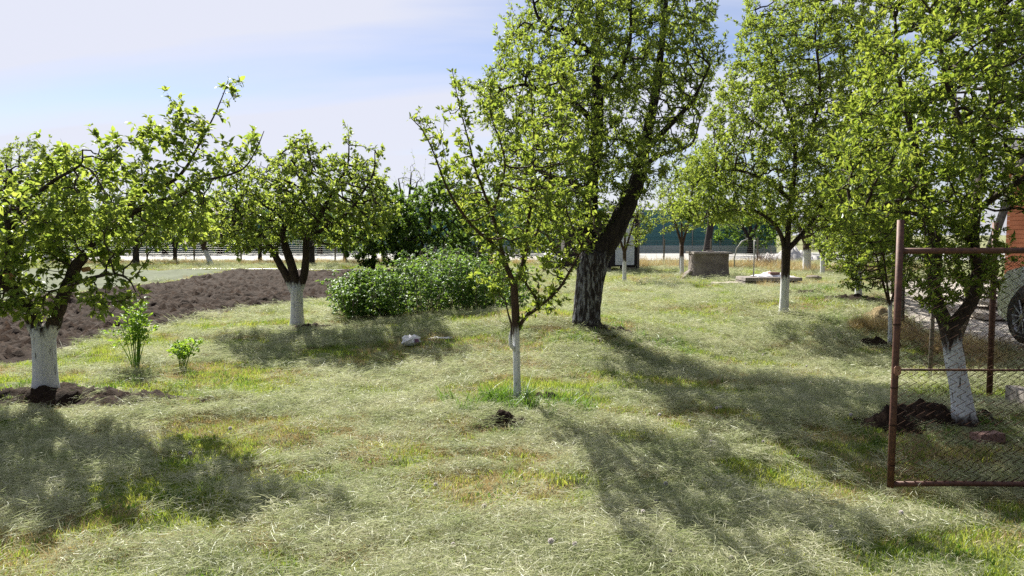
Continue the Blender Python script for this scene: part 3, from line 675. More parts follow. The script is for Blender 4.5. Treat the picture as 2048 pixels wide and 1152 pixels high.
# --- second apple tree
tree('apple_tree', g_t2, 'apple tree with whitewashed trunk and three dark limbs beside the ploughed soil', 'tree', M['apple_bark'], M['apple_leaf'], [
    ('trunk', [(595,658),(594,630),(594,600),(593,572)], [.15,.13,.12,.125], 0),
    ('limb', [(588,582),(575,555),(562,532),(548,508),(535,488),(515,465),(470,445,.2)], [.09,.08,.075,.065,.055,.045,.02], 0),
    ('limb', [(593,580),(588,550),(580,520),(570,490),(566,460),(590,410),(620,330),(612,280)], [.095,.09,.085,.075,.06,.045,.025,.01], 0),
    ('limb', [(598,580),(608,550),(612,515),(614,478),(640,430),(672,370),(695,330),(698,270)], [.085,.08,.07,.06,.05,.03,.02,.008], 0),
    ('limb', [(614,478),(660,450,-.3),(700,420,-.4),(745,350,-.4),(750,300,-.4)], [.05,.04,.03,.018,.008], 0)],
    [([(395,440),(425,385),(450,345),(520,335),(560,305),(590,272),(620,272),(650,310),(690,325),(740,330),(790,380),(800,430),(760,480),(700,500),(650,500),(600,470),(560,500),(520,480),(480,515),(440,500),(400,490)], 760, 1.5),
     ([(685,262),(702,262),(712,330),(680,330)], 10, .2), ([(740,290),(765,288),(762,330),(730,350)], 12, .2), ([(500,430),(560,440),(540,500),(490,520)], 30, .8, -.7)],
    paint=.72, step=.13, kill=.16, tpl=5, clusters=3, nleaf=5, shoots=.3, shoot_len=(.12, .35), rtip=.004, blossoms=50, leafmax=7, flare=.15, **APP)
# --- dark trees behind the berry bushes
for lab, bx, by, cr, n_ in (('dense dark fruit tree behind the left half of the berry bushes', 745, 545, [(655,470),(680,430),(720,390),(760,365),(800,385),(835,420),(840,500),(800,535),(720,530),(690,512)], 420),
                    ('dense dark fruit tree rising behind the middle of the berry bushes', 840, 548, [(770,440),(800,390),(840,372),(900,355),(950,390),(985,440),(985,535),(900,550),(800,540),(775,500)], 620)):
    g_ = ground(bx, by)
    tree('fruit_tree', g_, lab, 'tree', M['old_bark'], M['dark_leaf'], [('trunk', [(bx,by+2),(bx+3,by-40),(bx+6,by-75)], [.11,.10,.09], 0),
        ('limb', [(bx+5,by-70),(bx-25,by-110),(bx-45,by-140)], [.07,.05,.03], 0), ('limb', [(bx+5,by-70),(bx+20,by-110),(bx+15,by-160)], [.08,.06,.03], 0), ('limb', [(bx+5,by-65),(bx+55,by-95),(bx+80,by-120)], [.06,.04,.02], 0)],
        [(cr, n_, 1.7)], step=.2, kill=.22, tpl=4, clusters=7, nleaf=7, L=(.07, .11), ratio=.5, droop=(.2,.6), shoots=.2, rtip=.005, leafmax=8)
# --- young tree in the middle
tree('plum_sapling', g_sap, 'young fruit tree with thin whitewashed stem in the middle of the lawn', 'tree', M['young_bark'], M['plum_leaf'], [
    ('trunk', [(1035,808),(1034,760),(1033,710),(1032,670),(1031,625),(1029,590),(1028,562)], [.038,.034,.033,.034,.038,.036,.034], 0),
    ('limb', [(1030,700,-.02),(1022,690,-.05),(1021,672,-.06),(1024,655,-.05),(1017,630,-.05),(1010,600,-.1)], [.018,.018,.016,.012,.008,.004], 0),
    ('limb', [(1034,662),(1046,640),(1060,625),(1076,614),(1068,590),(1052,565),(1050,520,.1)], [.02,.019,.018,.016,.012,.009,.005], 1),
    ('limb', [(1076,614),(1100,596,-.1),(1122,572,-.15),(1138,545,-.2),(1152,520,-.2),(1165,500,-.2),(1200,470,-.2)], [.014,.013,.012,.011,.009,.007,.004], 1),
    ('limb', [(1028,566),(1014,535),(1004,505),(996,470),(985,430),(968,385,-.1),(950,335,-.1),(938,285,-.1),(926,240,-.1),(914,190,-.1),(904,138,-.1)], [.026,.024,.022,.018,.015,.012,.010,.008,.006,.005,.003], 1),
    ('limb', [(1002,500),(975,478,-.3),(948,455,-.4),(920,420,-.5),(896,380,-.5),(878,335,-.5),(865,300,-.5),(846,262,-.5),(822,236,-.5)], [.018,.016,.014,.012,.010,.008,.006,.005,.003], 1),
    ('limb', [(1028,566),(1042,540,.1),(1052,500,.1),(1056,450,.1),(1062,400,.1),(1066,340,.1),(1068,280,.1),(1064,220,.1),(1062,160,.1)], [.026,.024,.022,.018,.014,.011,.008,.006,.003], 1),
    ('limb', [(1050,510,.1),(1075,460,.3),(1092,410,.4),(1100,350,.5),(1118,290,.5),(1135,230,.5),(1150,165,.5)], [.018,.015,.013,.011,.008,.006,.003], 1),
    ('limb', [(985,430),(1000,380,-.3),(1010,330,-.4),(1000,280,-.4),(985,240,-.4),(980,170,-.4)], [.013,.011,.009,.007,.005,.003], 1)],
    [([(890,330),(930,260),(985,300),(1010,260),(1040,300),(1060,220),(1090,260),(1120,200),(1160,260),(1185,330),(1200,420),(1180,510),(1130,560),(1060,575),(990,560),(950,500),(915,430)], 190, .9),
     ([(850,260),(880,280),(925,330),(930,380),(890,370),(860,320)], 16, .3, -.4), ([(890,180),(930,190),(960,260),(930,300),(905,260)], 14, .2, -.1), ([(950,170),(1000,150),(1010,240),(975,260)], 12, .2, -.4),
     ([(1060,600),(1130,560),(1120,620),(1080,640)], 14, .3), ([(840,210),(870,215),(900,290),(890,330),(860,290)], 12, .2, -.5), ([(1090,140),(1160,110),(1165,200),(1090,200)], 14, .3, .4),
     ([(945,560),(1010,560),(1010,590),(950,590)], 7, .3)],
    paint=.66, step=.075, kill=.11, tpl=8, near=300, clusters=2, nleaf=5, shoots=.4, shoot_len=(.1, .26), rtip=.0022, leafmax=6, blossoms=18, rs=1.0, flare=.1, sides=12, up=.12, L=(.038, .062), ratio=.46, droop=(.05, .45), leaf_up=.5, maxleaf=22000)
# --- big old tree
tree('old_fruit_tree', g5, 'big old fruit tree with thick furrowed trunk splitting into a leaning limb', 'tree', M['old_bark'], M['plum_leaf_far'], [
    ('trunk', [(1172,655),(1174,620),(1178,580),(1183,540),(1190,505)], [.26,.245,.25,.265,.27], 0),
    ('limb', [(1188,530),(1205,500),(1226,468),(1244,430),(1260,395),(1274,362),(1286,310),(1298,250),(1312,180),(1322,100),(1330,20),(1334,-30),(1338,-60)], [.20,.20,.185,.17,.155,.14,.11,.09,.075,.06,.045,.03,.015], 0),
    ('limb', [(1178,530),(1174,480,.1),(1178,430,.2),(1182,370,.2),(1190,300,.2),(1196,220,.2),(1192,140,.2),(1196,50,.2),(1200,-20,.2),(1198,-60,.2)], [.19,.17,.15,.13,.12,.10,.08,.06,.04,.015], 0),
    ('limb', [(1182,390,.2),(1140,365,-.3),(1095,352,-.6),(1060,320,-.8)], [.07,.06,.045,.02], 0),
    ('limb', [(1194,250,.2),(1150,210,0),(1100,190,-.3),(1050,170,-.5),(1000,180,-.6)], [.06,.05,.04,.025,.012], 0),
    ('limb', [(1194,330,.2),(1130,300,.8),(1070,270,1.1),(1010,240,1.2)], [.06,.05,.035,.015], 0),
    ('limb', [(1194,190,.2),(1240,140,-.3),(1260,80,-.5),(1262,0,-.6)], [.05,.04,.03,.015], 0),
    ('limb', [(1290,300),(1340,250,-.3),(1385,200,-.6),(1420,130,-.7)], [.06,.045,.03,.012], 0),
    ('limb', [(1280,340),(1320,310,.4),(1380,290,.7),(1400,240,.9)], [.05,.04,.025,.012], 0),
    ('limb', [(1195,120,.2),(1140,70,-.3),(1080,40,-.5),(1060,-30,-.6)], [.05,.04,.025,.012], 0)],
    [([(1050,-70),(1040,30),(1000,70),(985,140),(958,150),(940,180),(965,250),(1000,300),(1000,400),(1050,460),(1130,480),(1200,450),(1235,400),(1300,410),(1350,340),(1390,260),(1425,190),(1448,90),(1425,20),(1435,-40),(1380,-80),(1200,-100)], 2000, 2.2)],
    paint=1.02, step=.15, kill=.17, tpl=4, clusters=4, nleaf=6, L=(.04, .068), ratio=.38, droop=(.05, .4), leaf_up=.45, shoots=.35, shoot_len=(.15, .5), rtip=.0026, leafmax=9, furrow=.11, sides=72, flare=.06, up=.08, maxleaf=190000)
# --- right-hand mid tree
g9 = ground(1568, 631)
tree('plum_tree', g9, 'spreading fruit tree with straight half-whitewashed trunk beyond the shaded lawn', 'tree', M['apple_bark'], M['plum_leaf_far'], [
    ('trunk', [(1567,634),(1569,590),(1571,540),(1573,495)], [.115,.10,.10,.105], 0),
    ('limb', [(1570,505),(1562,470),(1540,440,-.2),(1500,420,-.4),(1440,425,-.5),(1400,440,-.5)], [.06,.05,.045,.035,.02,.01], 0),
    ('limb', [(1574,500),(1577,450),(1582,400),(1590,330),(1585,250),(1560,180),(1540,90),(1510,20)], [.07,.065,.06,.05,.04,.03,.02,.01], 0),
    ('limb', [(1577,498),(1598,475),(1625,440,.2),(1655,380,.3),(1680,300,.3),(1700,200,.3),(1710,80,.3)], [.065,.06,.055,.045,.035,.022,.01], 0),
    ('limb', [(1582,400),(1530,360,-.5),(1470,340,-.8),(1410,345,-.9)], [.045,.035,.025,.01], 0),
    ('limb', [(1588,300),(1530,260,.5),(1480,220,.7),(1450,150,.8)], [.035,.028,.02,.008], 0),
    ('limb', [(1590,330),(1620,270,-.6),(1640,180,-.9),(1630,60,-1.),(1640,-40,-1.)], [.04,.035,.028,.018,.008], 0)],
    [([(1335,430),(1370,340),(1400,290),(1415,230),(1440,160),(1470,100),(1485,20),(1500,-10),(1520,40),(1560,-20),(1640,-80),(1760,-80),(1790,200),(1770,400),(1730,470),(1660,470),(1610,460),(1560,465),(1500,455),(1450,450),(1400,455)], 1900, 2.2),
     ([(1335,440),(1350,370),(1400,300),(1450,290),(1480,360),(1470,440),(1410,460)], 130, 1.2, -.8), ([(1600,250),(1700,220),(1760,300),(1760,430),(1680,470),(1610,420)], 130, 1.2, -.8)],
    paint=.72, step=.15, kill=.17, tpl=4, clusters=5, nleaf=6, shoots=.4, shoot_len=(.15, .5), rtip=.0026, leafmax=10, up=.1, maxleaf=150000, L=(.045, .075), ratio=.42, droop=(.05, .4), leaf_up=.5)
# --- near right tree behind the gate
tree('plum_tree', g_t14, 'leaning fruit tree with whitewashed trunk standing behind the open mesh gate', 'tree', M['apple_bark'], M['plum_leaf'], [
    ('trunk', [(1932,845),(1922,790),(1912,735),(1905,690),(1898,645)], [.11,.095,.09,.09,.10], 0),
    ('limb', [(1896,655),(1878,615),(1868,570),(1872,520),(1868,470),(1850,400,-.1),(1835,320,-.2),(1815,230,-.2),(1795,130,-.2),(1790,30,-.2)], [.07,.065,.06,.055,.05,.042,.035,.028,.02,.01], 0),
    ('limb', [(1902,655),(1928,625),(1948,590),(1955,540),(1948,480),(1955,400),(1965,320,.2),(1980,230,.2),(1990,120,.2),(2010,0,.2)], [.07,.065,.06,.052,.048,.042,.036,.03,.02,.01], 0),
    ('limb', [(1948,492),(1925,465,-.1),(1895,446,-.2),(1860,435,-.3),(1815,425,-.4),(1760,420,-.5),(1700,400,-.5)], [.034,.032,.028,.024,.018,.012,.006], 1),
    ('limb', [(1955,420),(2010,380,-.2),(2080,340,-.3),(2160,300,-.3)], [.035,.03,.025,.01], 0),
    ('limb', [(1855,420,-.1),(1800,350,.3),(1750,290,.5),(1700,260,.6)], [.03,.026,.018,.008], 0),
    ('limb', [(1965,320,.2),(1920,240,-.4),(1890,150,-.6),(1880,50,-.7)], [.03,.026,.018,.008], 0)],
    [([(1655,300),(1700,230),(1715,130),(1745,40),(1750,-120),(2250,-150),(2300,400),(2160,480),(2080,420),(1990,400),(1960,450),(1950,560),(1930,595),(1870,600),(1840,540),(1800,500),(1740,510),(1690,470),(1640,400)], 1500, 1.5),
     ([(1830,560),(1880,560),(1900,600),(1880,640),(1800,600)], 26, .3, -.3), ([(1960,470),(2020,480),(2015,560),(1985,600),(1950,600)], 26, .4, -.1), ([(1840,480),(1940,470),(1950,580),(1850,590)], 26, .5, .3), ([(2000,400),(2060,410),(2040,450),(2000,440)], 8, .2)],
    paint=.62, step=.10, kill=.12, tpl=5, near=300, clusters=4, nleaf=5, shoots=.4, shoot_len=(.1, .3), rtip=.0021, leafmax=10, up=.08, maxleaf=110000, L=(.034, .056), ratio=.44, droop=(.05, .45), leaf_up=.5)
# --- smaller and farther trees
def small(px, py, label, crown, n, wt, fork, r=.06, bark_='young_bark', leaf_='plum_leaf_far', lean=0, nm='fruit_tree', L=(.05,.09), th=1.2, **kw):
    g_ = ground(px, py); m_ = g_.y / F; tx = px + lean
    cx = sum(p[0] for p in crown) / len(crown); cy = min(p[1] for p in crown); st = max(.12, g_.y * .010)
    args = dict(paint=wt, step=st, kill=st * 1.15, tpl=4, clusters=5, nleaf=5, L=L, ratio=.5, droop=(.1, .5), shoots=.3, shoot_len=(st, st * 3), rtip=.0022 + g_.y * .0001, leafmax=7); args.update(kw)
    w = (max(p[0] for p in crown) - min(p[0] for p in crown))
    return tree(nm, g_, label, 'tree', M[bark_], M[leaf_], [('trunk', [(px,py+1),((px+tx)/2,(py+fork)/2),(tx,fork)], [r*1.15,r,r], 0),
        ('limb', [(tx,fork+2),(tx-w*.12,fork-(fork-cy)*.35),(tx-w*.2,fork-(fork-cy)*.7,.3)], [r*.7,r*.5,r*.2], 0),
        ('limb', [(tx,fork+2),(tx+w*.1,fork-(fork-cy)*.3),(tx+w*.22,fork-(fork-cy)*.65,-.3)], [r*.7,r*.5,r*.2], 0),
        ('limb', [(tx,fork+2),((tx+cx)/2,fork-(fork-cy)*.4,-.2),(cx,fork-(fork-cy)*.8)], [r*.6,r*.5,r*.2], 0)], [(crown, n, th)], **args)
small(1780, 692, 'slender young tree with whitewashed stem just left of the rusty gate post', [(1672,565),(1680,480),(1730,400),(1810,400),(1850,500),(1820,575),(1790,590),(1750,575),(1720,590)], 210, .62, 612, .033, L=(.035,.06), th=.7, leaf_='plum_leaf', tpl=5)
small(1717, 597, 'small tree with patchy whitewashed trunk beside the straw heap', [(1640,530),(1645,400),(1690,300),(1760,270),(1820,330),(1820,480),(1780,545),(1740,560),(1690,550)], 420, .62, 548, .085)
small(1614, 543, 'far fruit tree with bluish whitewashed trunk behind the stone slabs', [(1550,500),(1560,400),(1650,380),(1690,450),(1670,505),(1620,490)], 200, .9, 490, .2, th=2)
small(1645, 552, 'thin fruit tree with pure white trunk in the dry grass at right', [(1600,490),(1620,420),(1700,410),(1730,480),(1700,515),(1640,510)], 160, .75, 512, .10, th=1.6)
small(1412, 512, 'dark-trunked unpainted tree growing right behind the concrete well', [(1300,420),(1330,320),(1420,270),(1500,330),(1530,420),(1480,470),(1450,450),(1400,425),(1340,450)], 420, 0, 430, .30, bark_='old_bark', lean=12, th=3.2, L=(.07,.12))
small(1364, 554, 'slim forked tree with white stem left of the concrete well', [(1300,445),(1320,360),(1400,340),(1430,420),(1400,460),(1360,470),(1320,465)], 260, .75, 490, .085, th=1.8)
small(1249, 565, 'little tree with speckled white trunk in front of the dark hut', [(1195,480),(1210,410),(1250,380),(1300,410),(1310,465),(1275,505),(1250,480),(1225,505)], 200, .72, 505, .075, th=1.2)
small(424, 531, 'far leaning apple tree with white lower trunk beyond the ploughed soil', [(330,480),(350,410),(400,380),(450,400),(480,460),(450,500),(380,490)], 170, .75, 492, .15, lean=-18, leaf_='apple_leaf', th=2)
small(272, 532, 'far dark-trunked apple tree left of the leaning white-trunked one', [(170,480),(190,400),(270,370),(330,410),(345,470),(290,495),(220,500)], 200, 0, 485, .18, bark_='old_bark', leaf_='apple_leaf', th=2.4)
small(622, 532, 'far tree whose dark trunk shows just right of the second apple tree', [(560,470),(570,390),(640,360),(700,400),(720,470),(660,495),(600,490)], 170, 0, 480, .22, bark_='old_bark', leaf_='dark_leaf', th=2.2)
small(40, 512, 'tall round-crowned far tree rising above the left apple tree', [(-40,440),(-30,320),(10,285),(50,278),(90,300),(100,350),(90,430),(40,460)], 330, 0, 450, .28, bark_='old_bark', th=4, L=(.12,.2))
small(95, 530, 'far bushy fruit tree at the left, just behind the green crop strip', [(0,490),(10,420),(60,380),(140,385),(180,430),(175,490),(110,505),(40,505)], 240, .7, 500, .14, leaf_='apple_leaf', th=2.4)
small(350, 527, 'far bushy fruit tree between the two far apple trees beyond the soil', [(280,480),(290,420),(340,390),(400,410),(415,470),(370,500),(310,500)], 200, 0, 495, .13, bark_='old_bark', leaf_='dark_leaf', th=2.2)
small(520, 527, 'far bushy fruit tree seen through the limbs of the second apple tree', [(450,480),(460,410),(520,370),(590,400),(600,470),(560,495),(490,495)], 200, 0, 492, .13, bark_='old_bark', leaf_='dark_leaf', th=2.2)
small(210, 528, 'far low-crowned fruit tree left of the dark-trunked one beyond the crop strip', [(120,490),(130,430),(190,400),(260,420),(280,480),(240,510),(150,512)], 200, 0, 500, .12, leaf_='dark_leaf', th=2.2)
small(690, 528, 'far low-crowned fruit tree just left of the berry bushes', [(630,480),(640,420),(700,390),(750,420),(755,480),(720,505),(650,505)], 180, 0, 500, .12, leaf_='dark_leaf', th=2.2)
small(1110, 530, 'far fruit tree between the young tree and the old trunk', [(1010,490),(1030,420),(1100,380),(1170,420),(1185,480),(1130,505),(1040,505)], 220, 0, 500, .12, leaf_='dark_leaf', th=2.4)
small(552, 508, 'almost leafless far tree above the second apple tree', [(490,420),(510,330),(550,300),(600,310),(625,360),(620,430)], 200, 0, 450, .25, bark_='old_bark', th=4, L=(.05,.08), clusters=1, nleaf=1, rtip=.012)
small(815, 507, 'thin-leaved far tree showing above the dark trees', [(770,420),(790,360),(825,322),(850,340),(860,400),(840,440)], 150, 0, 440, .25, bark_='old_bark', th=3, L=(.10,.16), clusters=1, nleaf=3)
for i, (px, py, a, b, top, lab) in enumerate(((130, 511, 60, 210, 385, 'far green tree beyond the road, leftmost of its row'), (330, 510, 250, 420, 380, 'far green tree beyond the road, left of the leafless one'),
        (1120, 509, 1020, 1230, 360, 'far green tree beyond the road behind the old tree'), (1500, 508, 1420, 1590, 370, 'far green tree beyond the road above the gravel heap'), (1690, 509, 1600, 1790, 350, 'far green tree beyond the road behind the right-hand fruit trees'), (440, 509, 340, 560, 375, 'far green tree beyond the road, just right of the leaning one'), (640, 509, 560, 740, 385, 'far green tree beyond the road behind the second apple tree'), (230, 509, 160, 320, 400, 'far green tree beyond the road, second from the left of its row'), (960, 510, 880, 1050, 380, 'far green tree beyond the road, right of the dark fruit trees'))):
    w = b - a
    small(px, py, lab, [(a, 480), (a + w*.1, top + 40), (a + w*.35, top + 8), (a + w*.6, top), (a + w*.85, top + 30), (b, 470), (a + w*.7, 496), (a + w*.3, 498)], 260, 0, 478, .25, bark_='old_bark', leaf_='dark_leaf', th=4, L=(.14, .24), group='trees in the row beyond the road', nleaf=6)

# ------------------------------------------------------------------ berry bushes
def berry(label, foot, hgt, ncane, lean=.25):
    xs = [p[0] for p in foot]; ys = [p[1] for p in foot]; cx, cy = sum(xs) / len(xs), sum(ys) / len(ys); base = Vector((cx, cy, float(hz(cx, cy))))
    root = thing('raspberry_bush', base, label, 'bush'); EA = []; EB = []; P = []; D = []
    pts = []
    while len(pts) < ncane:
        x = rng.uniform(min(xs), max(xs), 400); y = rng.uniform(min(ys), max(ys), 400); m = pdist(x, y, foot) > 0; pts += list(zip(x[m], y[m]))
    vis = 0
    for x, y in pts[:ncane]:
        dd = float(pdist(np.array([x]), np.array([y]), foot)[0]); h = hgt * (.62 + .38 * min(1, dd / .9)) * rng.uniform(.75, 1.15) * (.78 + .5 * float(fbm(np.array([x / .9]), np.array([y / .9]), 37, 2)[0]))
        a = Vector((x, y, float(hz(x, y)) - .02)); ang = rng.uniform(0, 6.28); ln = rng.uniform(.05, lean) * h; out = Vector((x - cx, y - cy, 0)); out = out.normalized() * .25 * h * (1 - min(1, dd / .7)) if out.length > 0 else out
        end = a + Vector((math.cos(ang) * ln, math.sin(ang) * ln, h)) + out; prev = a; nseg = 6
        cane = [a]
        for s in range(1, nseg + 1):
            t = s / nseg; q = a.lerp(end, t) + (end - a).cross(Vector((0, 0, 1))) * .1 * math.sin(t * 3) ; q.z = a.z + h * (t - .12 * t ** 3)
            EA.append(tuple(prev)); EB.append(tuple(q)); prev = q; cane.append(q)
        nl = int(11 + 8 * min(1, 1.5 - dd))
        for s in range(nl):
            t = rng.uniform(.12, 1) ** .75; i = min(nseg - 1, int(t * nseg)); c = cane[i].lerp(cane[i + 1], t * nseg - i); az = rng.uniform(0, 6.28); pl = rng.uniform(.05, .13)
            pd = np.array([math.cos(az), math.sin(az), rng.uniform(-.2, .6)]); c = np.array(c) + pd * pl
            for la in (0, -1.1, 1.1, -.5, .6):
                D.append((math.cos(az + la), math.sin(az + la), rng.uniform(-.35, .3))); P.append(c + rng.normal(0, .01, 3))
    EA, EB = np.array(EA), np.array(EB); V, Fc = prisms(EA, EB, np.full(len(EA), .005), np.full(len(EA), .0045), 4)
    link('canes', mesh_np('canes', V - np.array(base), Fc, M['wilted'], None, True), root, kind='stuff')
    P = np.array(P); D = np.array(D); n = len(P); Ll = rng.uniform(.04, .095, n)
    foliage(root, base, P, D, nrm(rng.normal(0, .35, (n, 3)) + [0, 0, 1]), Ll, Ll * .62, rng.uniform(.1, .45, n), rng.beta(2, 2, n), M['berry_leaf'], 5)
berry('leafy raspberry bush, the lower left clump beside the ploughed soil', [(-2.95,12.4),(-2.5,11.9),(-2.1,12.4),(-2.1,13.8),(-2.8,14.8),(-3.4,14.2)], 1.10, 110)
berry('broad dense raspberry thicket between the second apple tree and the young tree', [(-2.4,11.9),(-1.6,11.4),(-.6,11.6),(-.1,12.4),(.2,13.9),(-.6,15.2),(-2.2,15.1),(-2.6,13.8)], 1.24, 250)
# ------------------------------------------------------------------ bright herbs near the left tree
def herb(px, py, h, n, spread, label, nm):
    g_ = ground(px, py); root = thing(nm, g_, label, 'plant'); P = []; D = []; seg = []
    for i in range(n):
        a = rng.uniform(0, 6.28); ln = rng.uniform(.15, 1) * spread; hh = h * rng.uniform(.6, 1.05) * (1 - .25 * ln / spread); pts = []
        for s in range(6):
            t = s / 5; pts.append(Vector((math.cos(a) * ln * t ** 1.5 + .03 * math.cos(a), math.sin(a) * ln * t ** 1.5 + .03 * math.sin(a), hh * t - .02)))
        MB().tube(pts, [.006, .0055, .005, .004, .003, .002], 5).obj('stem', M['herb_leaf'], root, smooth=True)
        for s in range(20):
            t = rng.uniform(.38, 1.0) ** .7; j = min(4, int(t * 5)); c = pts[j].lerp(pts[j + 1], t * 5 - j); az = rng.uniform(0, 6.28)
            c = np.array(c + g_) + np.array([math.cos(az), math.sin(az), .3]) * rng.uniform(.01, .07)
            for q in range(3): P.append(c + rng.normal(0, .012, 3)); D.append((math.cos(az + rng.normal(0, .6)), math.sin(az + rng.normal(0, .6)), rng.uniform(.1, 1.1)))
    P = np.array(P); n = len(P); Ll = rng.uniform(.035, .065, n) * min(1, h / .45 + .2)
    foliage(root, g_, P, np.array(D), nrm(rng.normal(0, .5, (n, 3)) + [0, 0, 1]), Ll, Ll * .5, rng.uniform(.0, .35, n), rng.uniform(0, 1, n), M['herb_leaf'], 5)
herb(272, 742, .92, 16, .24, 'bushy bright green lovage plant beside the left apple tree', 'lovage_plant')
herb(366, 741, .46, 10, .17, 'small green herb clump right of the taller bright green plant', 'herb_plant')

# ------------------------------------------------------------------ soil heaps
def heap(px, py, rx, ry, h, label, mat='soil', nm='soil_mound', seed=0, cat='soil heap', res=.03):
    g_ = ground(px, py); nx = int(2.4 * rx / res); ny = int(2.4 * ry / res); X, Y = np.meshgrid(np.linspace(-1.2 * rx, 1.2 * rx, nx), np.linspace(-1.2 * ry, 1.2 * ry, ny))
    r = np.sqrt((X / rx) ** 2 + (Y / ry) ** 2) + (fbm(X / .25 + seed, Y / .25, 50 + seed, 3) - .5) * .9
    z = hz(X + g_.x, Y + g_.y) - g_.z + h * np.clip(1 - r, -.3, 1) * (.35 + 1.3 * fbm(X / .16, Y / .14 + seed, 55, 3, .6)) + (np.abs(fbm(X / .08, Y / .07, 57 + seed, 3, .65) - .5) * 1.3) * min(h, .12) - .022
    V = np.stack([X, Y, z], -1).reshape(-1, 3); i = np.arange(nx * ny).reshape(ny, nx); q = np.stack([i[:-1, :-1], i[:-1, 1:], i[1:, 1:], i[1:, :-1]], -1).reshape(-1, 4)
    keep = (r.reshape(-1) < 1.15); q = q[keep[q].any(1)]
    return link(nm, mesh_np(nm, V, q, M[mat], None, False), None, g_, label, cat)
heap(150, 800, 1.25, .42, .11, 'low dug soil bed around the foot of the left apple tree', seed=1)
heap(630, 662, 1.0, .38, .12, 'small dug soil bed around the foot of the second apple tree', seed=2)
heap(1012, 854, .25, .13, .15, 'fresh clod of dark dug soil in front of the young tree', seed=3, res=.015)
heap(1095, 800, .26, .16, .07, 'crumbly soil patch right of the young tree stem', seed=4, res=.02)
heap(1840, 842, .62, .28, .14, 'dark heap of dug soil behind the gate at the leaning tree', seed=5, res=.022)
heap(1765, 855, .20, .15, .13, 'dark soil clod left of the rusty gate post', seed=6, res=.018)
heap(1745, 693, .42, .22, .14, 'small earth mound left of the slender tree by the gate', seed=7)
heap(1225, 757, .14, .09, .07, 'molehill of earth in the lawn below the old tree', seed=8, res=.015)
heap(1235, 668, .8, .22, .10, 'earth bank at the foot of the old tree', seed=9)
heap(1590, 592, .9, .45, .14, 'brown earth mound behind the half-whitewashed trunk', seed=10, res=.05)
heap(1715, 602, .9, .45, .17, 'shaded earth bank around the small patchy white trunk', seed=12, res=.05)
heap(1768, 640, .5, .5, .26, 'pale straw heap leaning at the right-hand fence', 'straw_heap', 'straw_heap', 11, 'straw heap', .04)
heap(1590, 524, 2.6, 1.2, .75, 'pale gravel heap beyond the dry grass at right', 'pale_gravel', 'gravel_heap', 13, 'gravel heap', .15)

# ------------------------------------------------------------------ old mesh gate
GY = 4.55
gb = at(1781, 968, GY); gx, gz0 = gb.x, gb.z; gz1 = at(1793, 502, GY).z; gtop = at(1795, 440, GY).z; gmid = at(1788, 740, GY).z; GW = 1.62
gate = thing('mesh_gate', (gx, GY, gz0), 'open rusty chain-link gate with iron pipe frame at the right edge', 'gate')
H_ = gz1 - gz0; PR = .021
MB().tube([(0, 0, -.02), (0, 0, H_ * .33), (.002, 0, H_ * .66), (0, 0, gtop - gz0)], PR, 14).obj('post', M['rusty_iron'], gate, smooth=True)
MB().tube([(PR * .5, 0, 0), (.4, .002, .002), (.9, -.002, -.001), (GW, 0, .004)], .017, 12).obj('bottom_rail', M['rusty_iron'], gate, smooth=True)
MB().tube([(PR * .5, 0, H_), (.5, .002, H_ + .002), (GW, 0, H_ + .006)], .019, 12).obj('top_rail', M['rusty_iron'], gate, smooth=True)
MB().tube([(PR * .5, .012, gmid - gz0), (.7, .012, gmid - gz0 - .004), (GW, .012, gmid - gz0)], .0075, 8).obj('middle_rod', M['rusty_iron'], gate, smooth=True)
MB().tube([(GW, 0, -.02), (GW, 0, gtop - gz0)], PR, 14).obj('post', M['rusty_iron'], gate, smooth=True)
o = MB(); ring = []
z_ = gmid - gz0
n_ = 12; V = []; Fc = []
for yy_ in (-.026, -.022):
    for j in range(n_):
        a = 2 * math.pi * j / n_; ca, sa = math.cos(a), math.sin(a); s_ = 1 / max(abs(ca), abs(sa)); V.append((.004 + ca * s_ * .022, yy_, z_ + sa * s_ * .030))
    for j in range(n_):
        a = 2 * math.pi * j / n_; V.append((.010 + math.cos(a) * .006, yy_, z_ + math.sin(a) * .006))
for j in range(n_):
    k_ = (j + 1) % n_; Fc += [(j, k_, n_ + k_, n_ + j), (2 * n_ + j, 3 * n_ + j, 3 * n_ + k_, 2 * n_ + k_), (j, 2 * n_ + j, 2 * n_ + k_, k_), (n_ + j, n_ + k_, 3 * n_ + k_, 3 * n_ + j)]
o.add(V, Fc).obj('latch_plate', M['tab_plate'], gate)
for z_ in (.38, .62, 1.02, .12): MB().tube([(0, 0, z_), (0, 0, z_ + .006)], PR + .003, 12).obj('tie_wire', M['rusty_wire'], gate)
def zigzag(h, w, hh, r, amp=.004, n=4, seed=0):
    rr = random.Random(seed); pts = []; k = int(h / hh)
    for i in range(k + 1):
        j = lambda: rr.uniform(-1, 1) * .0025
        pts.append((w * (i % 2) + j(), (amp if i % 2 else -amp), i * hh + j()))
    return MB().tube(pts, r, n, False)
CELL = .062; HH = .0305
zz_ = [zigzag(H_ - .03, CELL, HH, .0034, seed=q).mesh('wire', M['rusty_wire']) for q in range(5)]
for i in range(int((GW - .06) / CELL)):
    o = bpy.data.objects.new('wire', zz_[i % 5]); COL.objects.link(o); o.parent = gate; o.location = (PR + i * CELL, 0, .015)

